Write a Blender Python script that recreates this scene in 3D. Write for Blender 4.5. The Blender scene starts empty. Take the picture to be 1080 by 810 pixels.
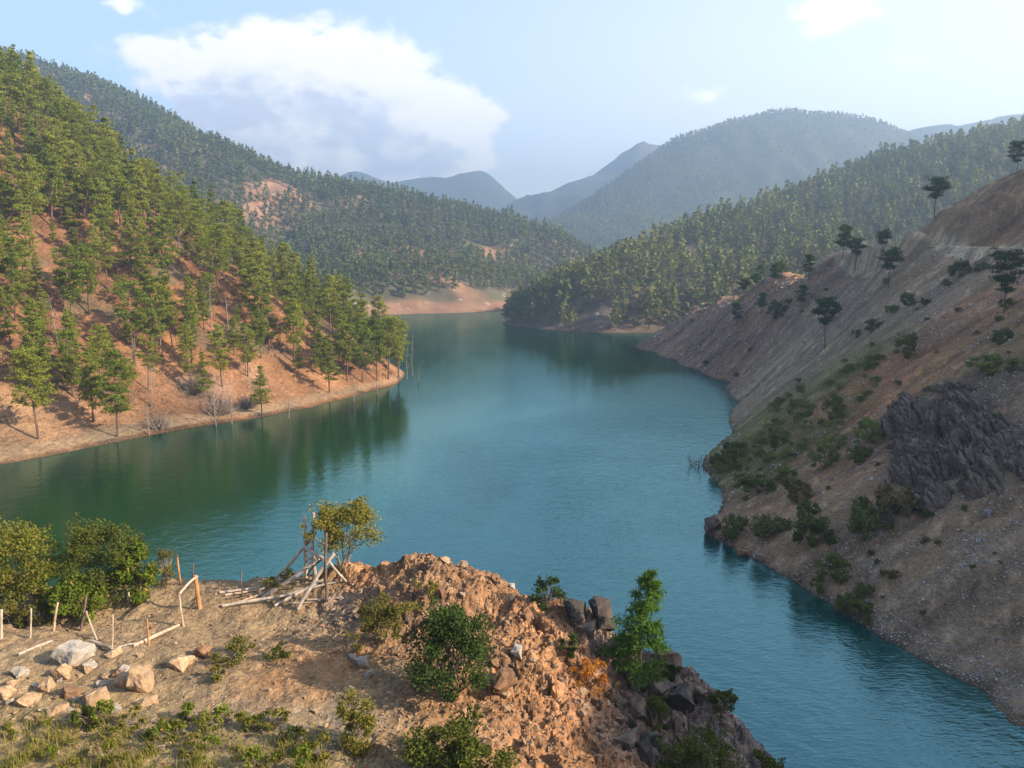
import bpy, bmesh, math, random
import numpy as np
from mathutils import Vector, Matrix

# ------------------------------------------------------------------ camera, sky, sun, exposure
scene = bpy.context.scene
COL = scene.collection
W, H, F, HOR, CAMZ = 1080.0, 810.0, 820.0, 280.0, 27.0
TH = math.atan((H / 2 - HOR) / F)
CT, ST = math.cos(TH), math.sin(TH)

cam_data = bpy.data.cameras.new('camera')
cam_data.sensor_width = 36.0
cam_data.lens = F * 36.0 / W
cam_data.clip_start = 0.1
cam_data.clip_end = 30000.0
cam = bpy.data.objects.new('camera', cam_data)
COL.objects.link(cam)
cam.location = (0, 0, CAMZ)
cam.rotation_euler = (math.pi / 2 - TH, 0, 0)
scene.camera = cam

SUN_EL = math.radians(27.0)
SUN_AZ = math.radians(-17.0)          # measured from +X towards +Y: sun to the right, a little behind the viewer
SUN_DIR = Vector((math.cos(SUN_AZ) * math.cos(SUN_EL), math.sin(SUN_AZ) * math.cos(SUN_EL), math.sin(SUN_EL)))
sun_data = bpy.data.lights.new('sun', 'SUN')
sun_data.energy = 5.0
sun_data.angle = math.radians(0.5)
sun_data.color = (1.0, 0.84, 0.64)
sun = bpy.data.objects.new('sun', sun_data)
COL.objects.link(sun)
sun.rotation_euler = SUN_DIR.to_track_quat('Z', 'Y').to_euler()

scene.view_settings.view_transform = 'Standard'
scene.view_settings.look = 'None'
scene.view_settings.gamma = 1.0
scene.view_settings.use_curve_mapping = False
scene.view_settings.exposure = 1.6
scene.render.engine = 'CYCLES'
cy = scene.cycles
cy.max_bounces = 6
cy.diffuse_bounces = 2
cy.glossy_bounces = 2
cy.transmission_bounces = 2
cy.transparent_max_bounces = 4
cy.volume_bounces = 0
cy.use_denoising = True
cy.caustics_reflective = False
cy.caustics_refractive = False


class NT:
    """small helper for writing node trees"""
    def __init__(self, tree):
        self.t = tree
        tree.nodes.clear()

    def n(self, typ, **kw):
        nd = self.t.nodes.new(typ)
        for k, v in kw.items():
            setattr(nd, k, v)
        return nd

    def put(self, sock, v):
        if isinstance(v, bpy.types.NodeSocket):
            self.t.links.new(v, sock)
        else:
            sock.default_value = v

    def math(self, op, a, b=0.0, c=0.0, clamp=False):
        nd = self.n('ShaderNodeMath', operation=op, use_clamp=clamp)
        self.put(nd.inputs[0], a); self.put(nd.inputs[1], b); self.put(nd.inputs[2], c)
        return nd.outputs[0]

    def vmath(self, op, a, b=(0, 0, 0)):
        nd = self.n('ShaderNodeVectorMath', operation=op)
        self.put(nd.inputs[0], a); self.put(nd.inputs[1], b)
        return nd.outputs['Value'] if op in ('LENGTH', 'DOT_PRODUCT') else nd.outputs[0]

    def ramp(self, v, a, b, lo=0.0, hi=1.0, smooth=True):
        nd = self.n('ShaderNodeMapRange', interpolation_type='SMOOTHSTEP' if smooth else 'LINEAR')
        self.put(nd.inputs['Value'], v)
        self.put(nd.inputs['From Min'], a); self.put(nd.inputs['From Max'], b)
        self.put(nd.inputs['To Min'], lo); self.put(nd.inputs['To Max'], hi)
        return nd.outputs[0]

    def mix(self, f, a, b, blend='MIX'):
        nd = self.n('ShaderNodeMix', data_type='RGBA', blend_type=blend, clamp_factor=True)
        self.put(nd.inputs[0], f)
        for s, v in ((nd.inputs[6], a), (nd.inputs[7], b)):
            self.put(s, v if isinstance(v, bpy.types.NodeSocket) else (*v, 1.0)[:4])
        return nd.outputs[2]

    def noise(self, vec, scale, detail=4.0, rough=0.55, dist=0.0, color=False):
        nd = self.n('ShaderNodeTexNoise')
        self.put(nd.inputs['Vector'], vec)
        nd.inputs['Scale'].default_value = scale
        nd.inputs['Detail'].default_value = detail
        nd.inputs['Roughness'].default_value = rough
        nd.inputs['Distortion'].default_value = dist
        return nd.outputs['Color' if color else 'Fac']

    def voronoi(self, vec, scale, feature='F1'):
        nd = self.n('ShaderNodeTexVoronoi', feature=feature)
        self.put(nd.inputs['Vector'], vec)
        nd.inputs['Scale'].default_value = scale
        return nd


def unproject(px, py, d):
    """point seen at photo pixel (px, py) at forward distance d from the viewpoint"""
    u = (px - W / 2) / F; v = -(py - H / 2) / F
    y = CT + v * ST; z = -ST + v * CT
    return np.array([u * d / y, d, CAMZ + z * d / y])


def at_water(px, py):
    v = -(py - H / 2) / F
    return unproject(px, py, CAMZ * (CT + v * ST) / -(-ST + v * CT))


def project(P):
    P = np.asarray(P, float).reshape(-1, 3)
    z = P[:, 2] - CAMZ
    f = P[:, 1] * CT - z * ST
    up = P[:, 1] * ST + z * CT
    return np.stack([W / 2 + F * P[:, 0] / f, H / 2 - F * up / f, f], 1)


world = bpy.data.worlds.new('World')
scene.world = world
world.use_nodes = True
g = NT(world.node_tree)
sky = g.n('ShaderNodeTexSky', sky_type='NISHITA')
sky.sun_disc = False
sky.sun_elevation = SUN_EL
sky.sun_rotation = math.pi / 2 - SUN_AZ
sky.altitude = 300.0
sky.air_density = 1.0
sky.dust_density = 2.4
sky.ozone_density = 1.5
tc = g.n('ShaderNodeTexCoord')
sep = g.n('ShaderNodeSeparateXYZ')
g.t.links.new(tc.outputs['Generated'], sep.inputs[0])
dx, dy, dz = sep.outputs
dyc = g.math('MAXIMUM', dy, 0.05)
cx_ = g.math('DIVIDE', dx, dyc)
cz_ = g.math('DIVIDE', dz, dyc)
# clouds live in the directions of the sky: (tan azimuth, tan elevation) blobs broken up by noise
BLOBS = [(300, 62, 105, 42, 1.0), (215, 55, 60, 25, .7), (385, 105, 85, 45, 1.0), (300, 120, 150, 45, .75), (440, 148, 62, 42, .95),
         (490, 122, 28, 30, .5), (330, 165, 150, 40, .65), (410, 188, 80, 22, .65), (492, 150, 34, 42, .42),
         (858, 32, 40, 28, .78), (902, 4, 50, 20, .6), (742, 96, 52, 26, .62), (952, 64, 26, 18, .55),
         (128, 4, 30, 16, .6), (130, 46, 34, 15, .5), (185, 72, 30, 18, .5), (1075, 105, 60, 45, .6), (60, 62, 60, 20, .4), (580, -160, 260, 60, .6), (150, -200, 200, 70, .7)]


def cloud_density(gx, gz):
    comb = g.n('ShaderNodeCombineXYZ')
    g.put(comb.inputs[0], gx); g.put(comb.inputs[1], g.math('MULTIPLY', gz, 1.5)); comb.inputs[2].default_value = 3.7
    wv = comb.outputs[0]
    n1 = g.noise(wv, 20.0, 9.0, 0.66, 0.5)
    n2 = g.noise(wv, 6.0, 4.0, 0.5)
    tot = None
    for (px, py, rx, ry, w) in BLOBS:
        c = unproject(px, py, 1.0) - np.array([0, 0, CAMZ])
        a = g.math('MULTIPLY', g.math('SUBTRACT', gx, float(c[0])), F / rx)
        b = g.math('MULTIPLY', g.math('SUBTRACT', gz, float(c[2])), F / ry)
        r2 = g.math('ADD', g.math('MULTIPLY', a, a), g.math('MULTIPLY', b, b))
        m = g.math('MULTIPLY', g.math('EXPONENT', g.math('MULTIPLY', r2, -0.9)), w)
        tot = m if tot is None else g.math('ADD', tot, m)
    tot = g.math('MINIMUM', tot, 1.25)
    e = g.math('ADD', g.math('MULTIPLY', g.math('SUBTRACT', n1, 0.5), 2.2), g.math('MULTIPLY', g.math('SUBTRACT', n2, 0.5), 1.5))
    wob = g.vmath('ADD', wv, g.vmath('MULTIPLY', g.noise(wv, 14.0, 3, 0.5, 0, True), (0.05, 0.05, 0)))
    for sc, am in ((16.0, 0.75), (38.0, 0.40)):
        vn = g.voronoi(wob, sc)
        e = g.math('ADD', e, g.math('MULTIPLY', g.math('SUBTRACT', 0.42, vn.outputs['Distance']), am))
    return g.math('ADD', tot, g.math('MULTIPLY', e, g.math('ADD', 0.35, g.math('MULTIPLY', tot, 0.45))))


d0 = cloud_density(cx_, cz_)
d1 = cloud_density(g.math('ADD', cx_, 0.045), g.math('ADD', cz_, 0.05))
cover = g.ramp(d0, 0.38, 0.90)
swc = g.n('ShaderNodeCombineXYZ'); g.put(swc.inputs[0], cx_); g.put(swc.inputs[1], g.math('MULTIPLY', cz_, 3.2)); swc.inputs[2].default_value = 1.3
streak = g.noise(swc.outputs[0], 9.0, 5.0, 0.6, 0.4)
shade = g.ramp(g.math('ADD', g.math('ADD', d1, g.math('MULTIPLY', d0, 0.15)), g.math('MULTIPLY', g.math('SUBTRACT', streak, 0.5), -2.0)), 0.55, 1.55)
local = g.ramp(g.math('SUBTRACT', d1, d0), -0.30, 0.35)
shade = g.math('ADD', g.math('MULTIPLY', shade, 0.62), g.math('MULTIPLY', local, 0.38))
ccol = g.mix(shade, (5.2, 4.95, 4.65), (3.0, 3.15, 3.6))
front = g.math('GREATER_THAN', dy, 0.06)
# thin high veil, whitening the sky towards the horizon and the sun's side
veil = g.math('MULTIPLY', g.ramp(dz, 0.62, 0.03, 0.0, 1.0), g.ramp(dx, -0.6, 0.6, 0.12, 0.95))
veiled = g.mix(veil, sky.outputs[0], (4.5, 4.5, 4.6))
skymix = g.mix(g.math('MULTIPLY', g.math('MULTIPLY', cover, 0.93), front), veiled, ccol)
bg = g.n('ShaderNodeBackground')
g.put(bg.inputs['Color'], skymix)
bg.inputs['Strength'].default_value = 0.118
out = g.n('ShaderNodeOutputWorld')
g.t.links.new(bg.outputs[0], out.inputs['Surface'])


# ------------------------------------------------------------------ numeric helpers
def h2(ix, iy, s):
    n = (ix.astype(np.int64) * 374761393 + iy.astype(np.int64) * 668265263 + s * 982451653) & 0xffffffff
    n = ((n ^ (n >> 13)) * 1274126177) & 0xffffffff
    return ((n ^ (n >> 16)) & 0xffffffff) / 4294967296.0


def perlin(x, y, s=0):
    xi = np.floor(x); yi = np.floor(y)
    fx = x - xi; fy = y - yi
    ux = fx * fx * fx * (fx * (fx * 6 - 15) + 10); uy = fy * fy * fy * (fy * (fy * 6 - 15) + 10)
    def gd(a, b):
        t = h2(xi + a, yi + b, s) * (2 * math.pi)
        return np.cos(t) * (fx - a) + np.sin(t) * (fy - b)
    a = gd(0, 0) * (1 - ux) + gd(1, 0) * ux
    b = gd(0, 1) * (1 - ux) + gd(1, 1) * ux
    return (a * (1 - uy) + b * uy) * 1.4


def fbm(x, y, octv=5, s=0, gain=0.5):
    t = 0.0; a = 1.0
    for k in range(octv):
        t = t + a * perlin(x * 2.0 ** k, y * 2.0 ** k, s + k * 17)
        a *= gain
    return t


def ridged(x, y, octv=4, s=0):
    t = 0.0; a = 1.0
    for k in range(octv):
        t = t + a * (1 - 2 * np.abs(perlin(x * 2.0 ** k, y * 2.0 ** k, s + k * 13)))
        a *= 0.5
    return t


def voro(x, y, s=0):
    xi = np.floor(x); yi = np.floor(y)
    f1 = np.full(x.shape, 9.0); f2 = np.full(x.shape, 9.0)
    ids = np.zeros((2,) + x.shape); off = np.zeros((2,) + x.shape)
    for a in (-1, 0, 1):
        for b in (-1, 0, 1):
            cx = xi + a; cyy = yi + b
            ox = cx + h2(cx, cyy, s) - x; oy = cyy + h2(cx, cyy, s + 5) - y
            d = np.sqrt(ox * ox + oy * oy)
            m = d < f1
            f2 = np.where(m, f1, np.minimum(f2, d))
            f1 = np.where(m, d, f1)
            ids[0] = np.where(m, cx, ids[0]); ids[1] = np.where(m, cyy, ids[1])
            off[0] = np.where(m, ox, off[0]); off[1] = np.where(m, oy, off[1])
    return f1, f2, ids, off


def crag(x, y, s=0, crack=0.35):
    """faceted, fractured rock: every cell is a tilted block"""
    wx = x + 0.35 * fbm(x * 0.9, y * 0.9, 2, s + 3); wy = y + 0.35 * fbm(x * 0.9 + 9, y * 0.9, 2, s + 4)
    f1, f2, ids, off = voro(wx, wy, s)
    r1 = h2(ids[0], ids[1], s + 11) - 0.5; r2 = h2(ids[0], ids[1], s + 12) - 0.5; r3 = h2(ids[0], ids[1], s + 13) - 0.5
    return r1 + 1.7 * (r2 * off[0] + r3 * off[1]) - crack * np.exp(-(f2 - f1) * 9.0)


class RBF:
    """smooth surface through control points (multiquadric + plane)"""
    def __init__(self, P, c):
        P = np.asarray(P, float)
        self.p = P[:, :2]; self.c = c
        n = len(P)
        A = np.zeros((n + 3, n + 3))
        D = self.p[:, None] - self.p[None]
        A[:n, :n] = -np.sqrt((D ** 2).sum(-1) + c * c)
        A[:n, n] = 1; A[:n, n + 1:] = self.p
        A[n, :n] = 1; A[n + 1:, :n] = self.p.T
        A[:n, :n] += -np.eye(n) * 1e-6
        self.w = np.linalg.lstsq(A, np.concatenate([P[:, 2], np.zeros(3)]), rcond=None)[0]

    def __call__(self, x, y):
        sh = x.shape; x = x.ravel(); y = y.ravel(); out = np.empty(len(x))
        n = len(self.p)
        for i in range(0, len(x), 40000):
            a = x[i:i + 40000, None]; b = y[i:i + 40000, None]
            K = -np.sqrt((a - self.p[:, 0]) ** 2 + (b - self.p[:, 1]) ** 2 + self.c ** 2)
            out[i:i + 40000] = K @ self.w[:n] + self.w[n] + a[:, 0] * self.w[n + 1] + b[:, 0] * self.w[n + 2]
        return out.reshape(sh)


def blend(x, y, pts, vals, base, wbase):
    """gaussian-weighted mix of zone values; pts rows are (x, y, radius)"""
    pts = np.asarray(pts, float); vals = np.asarray(vals, float); base = np.asarray(base, float)
    sh = x.shape; x = x.ravel(); y = y.ravel()
    num = np.tile(base * wbase, (len(x), 1)); den = np.full(len(x), wbase)
    for p, v in zip(pts, vals):
        w = np.exp(-((x - p[0]) ** 2 + (y - p[1]) ** 2) / (2 * p[2] ** 2))
        num += w[:, None] * v; den += w
    r = num / den[:, None]
    return r.reshape(sh + (r.shape[1],))


def new_mesh(name, V, Q, smooth=False, mats=(), matidx=None, colors=None):
    V = np.ascontiguousarray(V, np.float32); Q = np.ascontiguousarray(Q, np.int32)
    me = bpy.data.meshes.new(name)
    k = Q.shape[1]
    me.vertices.add(len(V)); me.vertices.foreach_set('co', V.ravel())
    me.loops.add(Q.size); me.loops.foreach_set('vertex_index', Q.ravel())
    me.polygons.add(len(Q)); me.polygons.foreach_set('loop_start', np.arange(len(Q), dtype=np.int32) * k)
    me.polygons.foreach_set('loop_total', np.full(len(Q), k, np.int32))
    me.polygons.foreach_set('use_smooth', np.full(len(Q), smooth, bool))
    if matidx is not None:
        me.polygons.foreach_set('material_index', np.ascontiguousarray(matidx, np.int32))
    for m in mats:
        me.materials.append(m)
    if colors is not None:
        at = me.color_attributes.new('Col', 'FLOAT_COLOR', 'POINT')
        c4 = np.ones((len(V), 4), np.float32); c4[:, :colors.shape[1]] = colors
        at.data.foreach_set('color', c4.ravel())
    me.update(calc_edges=True)
    return me


def link(name, data, parent=None, loc=None, label=None, cat=None, group=None, kind=None):
    o = bpy.data.objects.new(name, data)
    COL.objects.link(o)
    if parent is not None: o.parent = parent
    if loc is not None: o.location = loc
    return tag(o, label, cat, group, kind)


def tag(o, label=None, cat=None, group=None, kind=None):
    if label: o['label'] = label
    if cat: o['category'] = cat
    if group: o['group'] = group
    if kind: o['kind'] = kind
    return o


def copy_tree(o, parent=None):
    c = o.copy(); COL.objects.link(c)
    if parent is not None: c.parent = parent
    for ch in o.children: copy_tree(ch, c)
    return c


# ------------------------------------------------------------------ materials
def mat(name):
    m = bpy.data.materials.new(name); m.use_nodes = True
    return m, NT(m.node_tree)


def finish(gr, bsdf):
    o = gr.n('ShaderNodeOutputMaterial')
    gr.t.links.new(bsdf, o.inputs['Surface'])


def ground_mat(name, big, mid, stone, stone_amt=0.25, bump=0.5, bdist=0.1, contrast=0.35, stone_col=(0.42, 0.36, 0.30)):
    """earth with clods and stones; the colour zones come from the mesh"""
    m, gr = mat(name)
    pos = gr.n('ShaderNodeNewGeometry').outputs['Position']
    col = gr.n('ShaderNodeVertexColor', layer_name='Col').outputs['Color']
    n1 = gr.noise(pos, big, 6, 0.6)
    n2 = gr.noise(pos, mid, 8, 0.65)
    k = gr.math('ADD', gr.math('MULTIPLY', gr.math('SUBTRACT', n1, 0.5), 2.2 * contrast), gr.math('MULTIPLY', gr.math('SUBTRACT', n2, 0.5), 3.4 * contrast))
    k = gr.math('MAXIMUM', gr.math('ADD', 1.0, k), 0.25)
    kv = gr.n('ShaderNodeCombineXYZ')
    for i in range(3): gr.put(kv.inputs[i], k)
    c = gr.vmath('MULTIPLY', col, kv.outputs[0])
    v = gr.voronoi(pos, stone)
    sepc = gr.n('ShaderNodeSeparateXYZ'); gr.t.links.new(v.outputs['Color'], sepc.inputs[0])
    isst = gr.math('MULTIPLY', gr.math('GREATER_THAN', sepc.outputs[0], 1.0 - stone_amt), gr.ramp(v.outputs['Distance'], 0.42, 0.30))
    sc = gr.mix(sepc.outputs[1], tuple(a * 0.45 for a in stone_col), stone_col)
    sc = gr.mix(0.55, sc, c)
    c = gr.mix(isst, c, sc)
    hgt = gr.math('ADD', gr.math('MULTIPLY', n2, 1.0), gr.math('MULTIPLY', isst, gr.ramp(v.outputs['Distance'], 0.45, 0.0, 0, 0.5)))
    bp = gr.n('ShaderNodeBump'); bp.inputs['Strength'].default_value = bump; bp.inputs['Distance'].default_value = bdist
    gr.put(bp.inputs['Height'], hgt)
    b = gr.n('ShaderNodeBsdfPrincipled'); b.inputs['Roughness'].default_value = 0.95
    b.inputs['Specular IOR Level'].default_value = 0.15
    gr.put(b.inputs['Base Color'], c); gr.t.links.new(bp.outputs[0], b.inputs['Normal'])
    finish(gr, b.outputs[0])
    return m


def leaf_mat(name, a, b, trans=0.35, big=0.0, dry=None, dry_amt=0.0):
    """leaves: each blade its own tint between a and b, a share of them dry; light shines through"""
    m, gr = mat(name)
    geo = gr.n('ShaderNodeNewGeometry')
    rnd = geo.outputs['Random Per Island']
    oi = gr.n('ShaderNodeObjectInfo')
    t = gr.math('ADD', gr.math('MULTIPLY', rnd, 0.45), gr.math('MULTIPLY', oi.outputs['Random'], 0.55))
    if big:
        n = gr.noise(geo.outputs['Position'], big, 2, 0.5)
        t = gr.math('ADD', gr.math('MULTIPLY', t, 0.6), gr.math('MULTIPLY', gr.ramp(n, 0.3, 0.7), 0.4))
    c = gr.mix(t, a, b)
    if dry is not None:
        r2 = gr.math('FRACT', gr.math('MULTIPLY', rnd, 37.7))
        c = gr.mix(gr.math('LESS_THAN', r2, dry_amt), c, dry)
    d = gr.n('ShaderNodeBsdfDiffuse'); gr.put(d.inputs['Color'], c)
    tr = gr.n('ShaderNodeBsdfTranslucent'); gr.put(tr.inputs['Color'], gr.mix(0.4, c, (0.9, 0.9, 0.15), 'MULTIPLY'))
    mx = gr.n('ShaderNodeMixShader'); mx.inputs[0].default_value = trans
    gr.t.links.new(d.outputs[0], mx.inputs[1]); gr.t.links.new(tr.outputs[0], mx.inputs[2])
    finish(gr, mx.outputs[0])
    return m


def simple_mat(name, a, b, scale=6.0, stretch=(1, 1, 1), rough=0.85, bump=0.4, bdist=0.03, island=0.0):
    m, gr = mat(name)
    tcn = gr.n('ShaderNodeTexCoord').outputs['Object']
    v = gr.vmath('MULTIPLY', tcn, stretch)
    n = gr.noise(v, scale, 8, 0.65)
    c = gr.mix(gr.ramp(n, 0.3, 0.7), a, b)
    if island:
        r = gr.n('ShaderNodeNewGeometry').outputs['Random Per Island']
        oi = gr.n('ShaderNodeObjectInfo').outputs['Random']
        r = gr.math('FRACT', gr.math('ADD', r, oi))
        k = gr.ramp(r, 0, 1, 1 - island, 1 + island, False)
        kv = gr.n('ShaderNodeCombineXYZ')
        for i in range(3): gr.put(kv.inputs[i], k)
        c = gr.vmath('MULTIPLY', c, kv.outputs[0])
    bp = gr.n('ShaderNodeBump'); bp.inputs['Strength'].default_value = bump; bp.inputs['Distance'].default_value = bdist
    gr.put(bp.inputs['Height'], n)
    bs = gr.n('ShaderNodeBsdfPrincipled'); bs.inputs['Roughness'].default_value = rough
    bs.inputs['Specular IOR Level'].default_value = 0.25
    gr.put(bs.inputs['Base Color'], c); gr.t.links.new(bp.outputs[0], bs.inputs['Normal'])
    finish(gr, bs.outputs[0])
    return m


M = {}
M['bluff'] = ground_mat('bluff_earth', 0.6, 5.0, 8.0, 0.36, 1.0, 0.14, 0.55, (0.55, 0.46, 0.36))
M['left'] = ground_mat('red_hillside_earth', 0.08, 1.3, 2.0, 0.30, 1.0, 0.5, 0.55, (0.40, 0.25, 0.16))
M['right'] = ground_mat('scree_earth', 0.10, 3.0, 4.6, 0.50, 1.0, 0.3, 0.62, (0.60, 0.50, 0.40))
M['far'] = ground_mat('far_hill_earth', 0.012, 0.08, 0.2, 0.15, 0.6, 2.0, 0.35)
M['mountain'] = ground_mat('mountain_earth', 0.006, 0.03, 0.06, 0.0, 0.6, 8.0, 0.35)
M['needles'] = leaf_mat('pine_needles_sunny', (0.088, 0.132, 0.017), (0.27, 0.272, 0.038), 0.34)
M['needles_dark'] = leaf_mat('pine_needles_dark', (0.026, 0.055, 0.016), (0.080, 0.115, 0.030), 0.25)
M['needles_far'] = leaf_mat('pine_needles_far', (0.058, 0.086, 0.026), (0.185, 0.190, 0.055), 0.30, 0.02)
M['needles_young'] = leaf_mat('pine_needles_young', (0.035, 0.085, 0.012), (0.10, 0.185, 0.028), 0.35)
M['bark'] = simple_mat('pine_bark', (0.07, 0.045, 0.032), (0.18, 0.115, 0.08), 3.0, (1, 1, .3))
M['deadwood'] = simple_mat('weathered_deadwood', (0.13, 0.10, 0.08), (0.27, 0.22, 0.18), 4.0, (1, 1, .2))


# ------------------------------------------------------------------ terrain
class Terrain:
    def __init__(self, name, ctrl, xr, yr, step, c, detail, colors, material, zmin=-3.0, smooth=True):
        nx = int((xr[1] - xr[0]) / step) + 1; ny = int((yr[1] - yr[0]) / step) + 1
        self.x0, self.y0, self.s, self.nx, self.ny = xr[0], yr[0], step, nx, ny
        X, Y = np.meshgrid(xr[0] + np.arange(nx) * step, yr[0] + np.arange(ny) * step)
        Z = RBF(ctrl, c)(X, Y)
        Z = detail(X, Y, Z)
        Z = np.maximum(Z, zmin - 0.5)
        self.Z = Z
        C = colors(X, Y, Z)
        V = np.stack([X, Y, Z], -1).reshape(-1, 3)
        idx = np.arange(nx * ny).reshape(ny, nx)
        Q = np.stack([idx[:-1, :-1], idx[:-1, 1:], idx[1:, 1:], idx[1:, :-1]], -1).reshape(-1, 4)
        keep = V[Q, 2].max(1) > zmin
        Q = Q[keep]
        used = np.zeros(len(V), bool); used[Q] = True
        rm = np.cumsum(used) - 1
        me = new_mesh(name, V[used], rm[Q], smooth, (material,), colors=C.reshape(-1, 3)[used])
        self.obj = link(name, me, kind='structure')

    def h(self, x, y):
        x = np.asarray(x, float); y = np.asarray(y, float)
        fx = np.clip((x - self.x0) / self.s, 0, self.nx - 1.001); fy = np.clip((y - self.y0) / self.s, 0, self.ny - 1.001)
        i = fx.astype(int); j = fy.astype(int); a = fx - i; b = fy - j
        Z = self.Z
        return (Z[j, i] * (1 - a) + Z[j, i + 1] * a) * (1 - b) + (Z[j + 1, i] * (1 - a) + Z[j + 1, i + 1] * a) * b

    def hit(self, px, py, dmin=3.0, dmax=None):
        """first point of this terrain along the line of sight through a photo pixel"""
        dmax = dmax or self.y0 + self.s * self.ny
        a = unproject(px, py, 1.0) - np.array([0, 0, CAMZ])
        d = np.arange(max(dmin, self.y0), dmax, self.s * 0.5)
        P = np.array([0, 0, CAMZ]) + a * d[:, None]
        inside = (P[:, 0] > self.x0) & (P[:, 0] < self.x0 + self.s * (self.nx - 1))
        below = (self.h(P[:, 0], P[:, 1]) >= P[:, 2]) & inside
        k = np.argmax(below)
        if not below[k]: return None
        p = P[k]
        return Vector((p[0], p[1], float(self.h(p[0], p[1]))))

    def normal(self, x, y, e=None):
        e = e or self.s * 2
        return Vector((float(self.h(x - e, y) - self.h(x + e, y)), float(self.h(x, y - e) - self.h(x, y + e)), 2 * e)).normalized()


def U(*a): return unproject(*a)
def WP(*a): return at_water(*a)


def ridge_fade(X, Y, pts, rad, lo=0.2):
    """keeps the relief small along a skyline, full away from it"""
    P = np.array([U(*p)[:2] for p in pts]); d = np.full(X.shape, 1e9)
    for a, b in zip(P[:-1], P[1:]):
        e = b - a; t = np.clip(((X - a[0]) * e[0] + (Y - a[1]) * e[1]) / (e @ e), 0, 1)
        d = np.minimum(d, np.hypot(X - a[0] - t * e[0], Y - a[1] - t * e[1]))
    return 1 - (1 - lo) * np.exp(-(d / rad) ** 2)


def sm(a, b, v):
    t = np.clip((v - a) / (b - a), 0, 1)
    return t * t * (3 - 2 * t)


# the lake and the ground under everything
def sheet(name, x0, x1, y0, y1, z, m):
    me = new_mesh(name, [(x0, y0, z), (x1, y0, z), (x1, y1, z), (x0, y1, z)], [(0, 1, 2, 3)], False, (m,))
    return link(name, me, kind='structure')


m, gr = mat('valley_floor')
b = gr.n('ShaderNodeBsdfPrincipled'); gr.put(b.inputs['Base Color'], gr.mix(gr.noise(gr.n('ShaderNodeNewGeometry').outputs['Position'], 0.01), (0.10, 0.07, 0.04), (0.06, 0.08, 0.03)))
b.inputs['Roughness'].default_value = 1.0
finish(gr, b.outputs[0])
sheet('ground', -9000, 9000, -2500, 12000, -5.0, m)

m, gr = mat('lake_water')
pos = gr.n('ShaderNodeNewGeometry').outputs['Position']
calm = gr.ramp(gr.noise(gr.vmath('MULTIPLY', pos, (1, .35, 1)), 0.02, 4, 0.6, 0.5), 0.40, 0.62)
rot = gr.n('ShaderNodeMapping'); gr.put(rot.inputs['Vector'], pos); rot.inputs['Rotation'].default_value = (0, 0, math.radians(18)); rot.inputs['Scale'].default_value = (0.35, 1.0, 1.0)
w1 = gr.noise(rot.outputs[0], 3.6, 3, 0.55)
w2 = gr.noise(pos, 0.7, 3, 0.5)
w3 = gr.noise(rot.outputs[0], 7.0, 2, 0.5)
hh = gr.math('ADD', gr.math('ADD', gr.math('MULTIPLY', w1, 0.075), gr.math('MULTIPLY', w2, 0.14)), gr.math('MULTIPLY', w3, 0.022))
bp = gr.n('ShaderNodeBump'); bp.inputs['Distance'].default_value = 1.0
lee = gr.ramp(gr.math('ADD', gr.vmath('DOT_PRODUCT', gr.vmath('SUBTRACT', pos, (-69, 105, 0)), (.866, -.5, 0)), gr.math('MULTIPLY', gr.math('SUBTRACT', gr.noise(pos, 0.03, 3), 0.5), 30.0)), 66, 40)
sp = gr.n('ShaderNodeSeparateXYZ'); gr.t.links.new(pos, sp.inputs[0])
still = gr.math('MAXIMUM', lee, gr.ramp(sp.outputs[1], 170, 260, 0, 0.8))
gr.put(bp.inputs['Strength'], gr.math('MULTIPLY', gr.ramp(calm, 0, 1, 0.45, 0.85), gr.math('SUBTRACT', 1.0, gr.math('MULTIPLY', still, 0.68)))); gr.put(bp.inputs['Height'], hh)
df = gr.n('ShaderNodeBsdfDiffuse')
gr.put(df.inputs['Color'], gr.mix(lee, gr.mix(gr.noise(pos, 0.012, 3), (0.005, 0.050, 0.038), (0.006, 0.058, 0.050)), (0.007, 0.036, 0.014)))  # greener diffuse by the left shore: shallows, plus the hillside's reflection painted in
gl = gr.n('ShaderNodeBsdfGlossy'); gl.inputs['Roughness'].default_value = 0.06
gl.inputs['Color'].default_value = (0.36, 0.62, 0.63, 1)
lw = gr.n('ShaderNodeLayerWeight'); lw.inputs['Blend'].default_value = 0.5
for q in (df, gl, lw): gr.t.links.new(bp.outputs[0], q.inputs['Normal'])
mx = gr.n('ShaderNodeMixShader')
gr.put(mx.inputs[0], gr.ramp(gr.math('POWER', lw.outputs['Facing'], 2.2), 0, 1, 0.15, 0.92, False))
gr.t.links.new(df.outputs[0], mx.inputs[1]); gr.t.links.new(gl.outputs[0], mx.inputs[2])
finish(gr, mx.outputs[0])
sheet('lake_water', -450, 420, -60, 760, 0.0, m)

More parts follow.
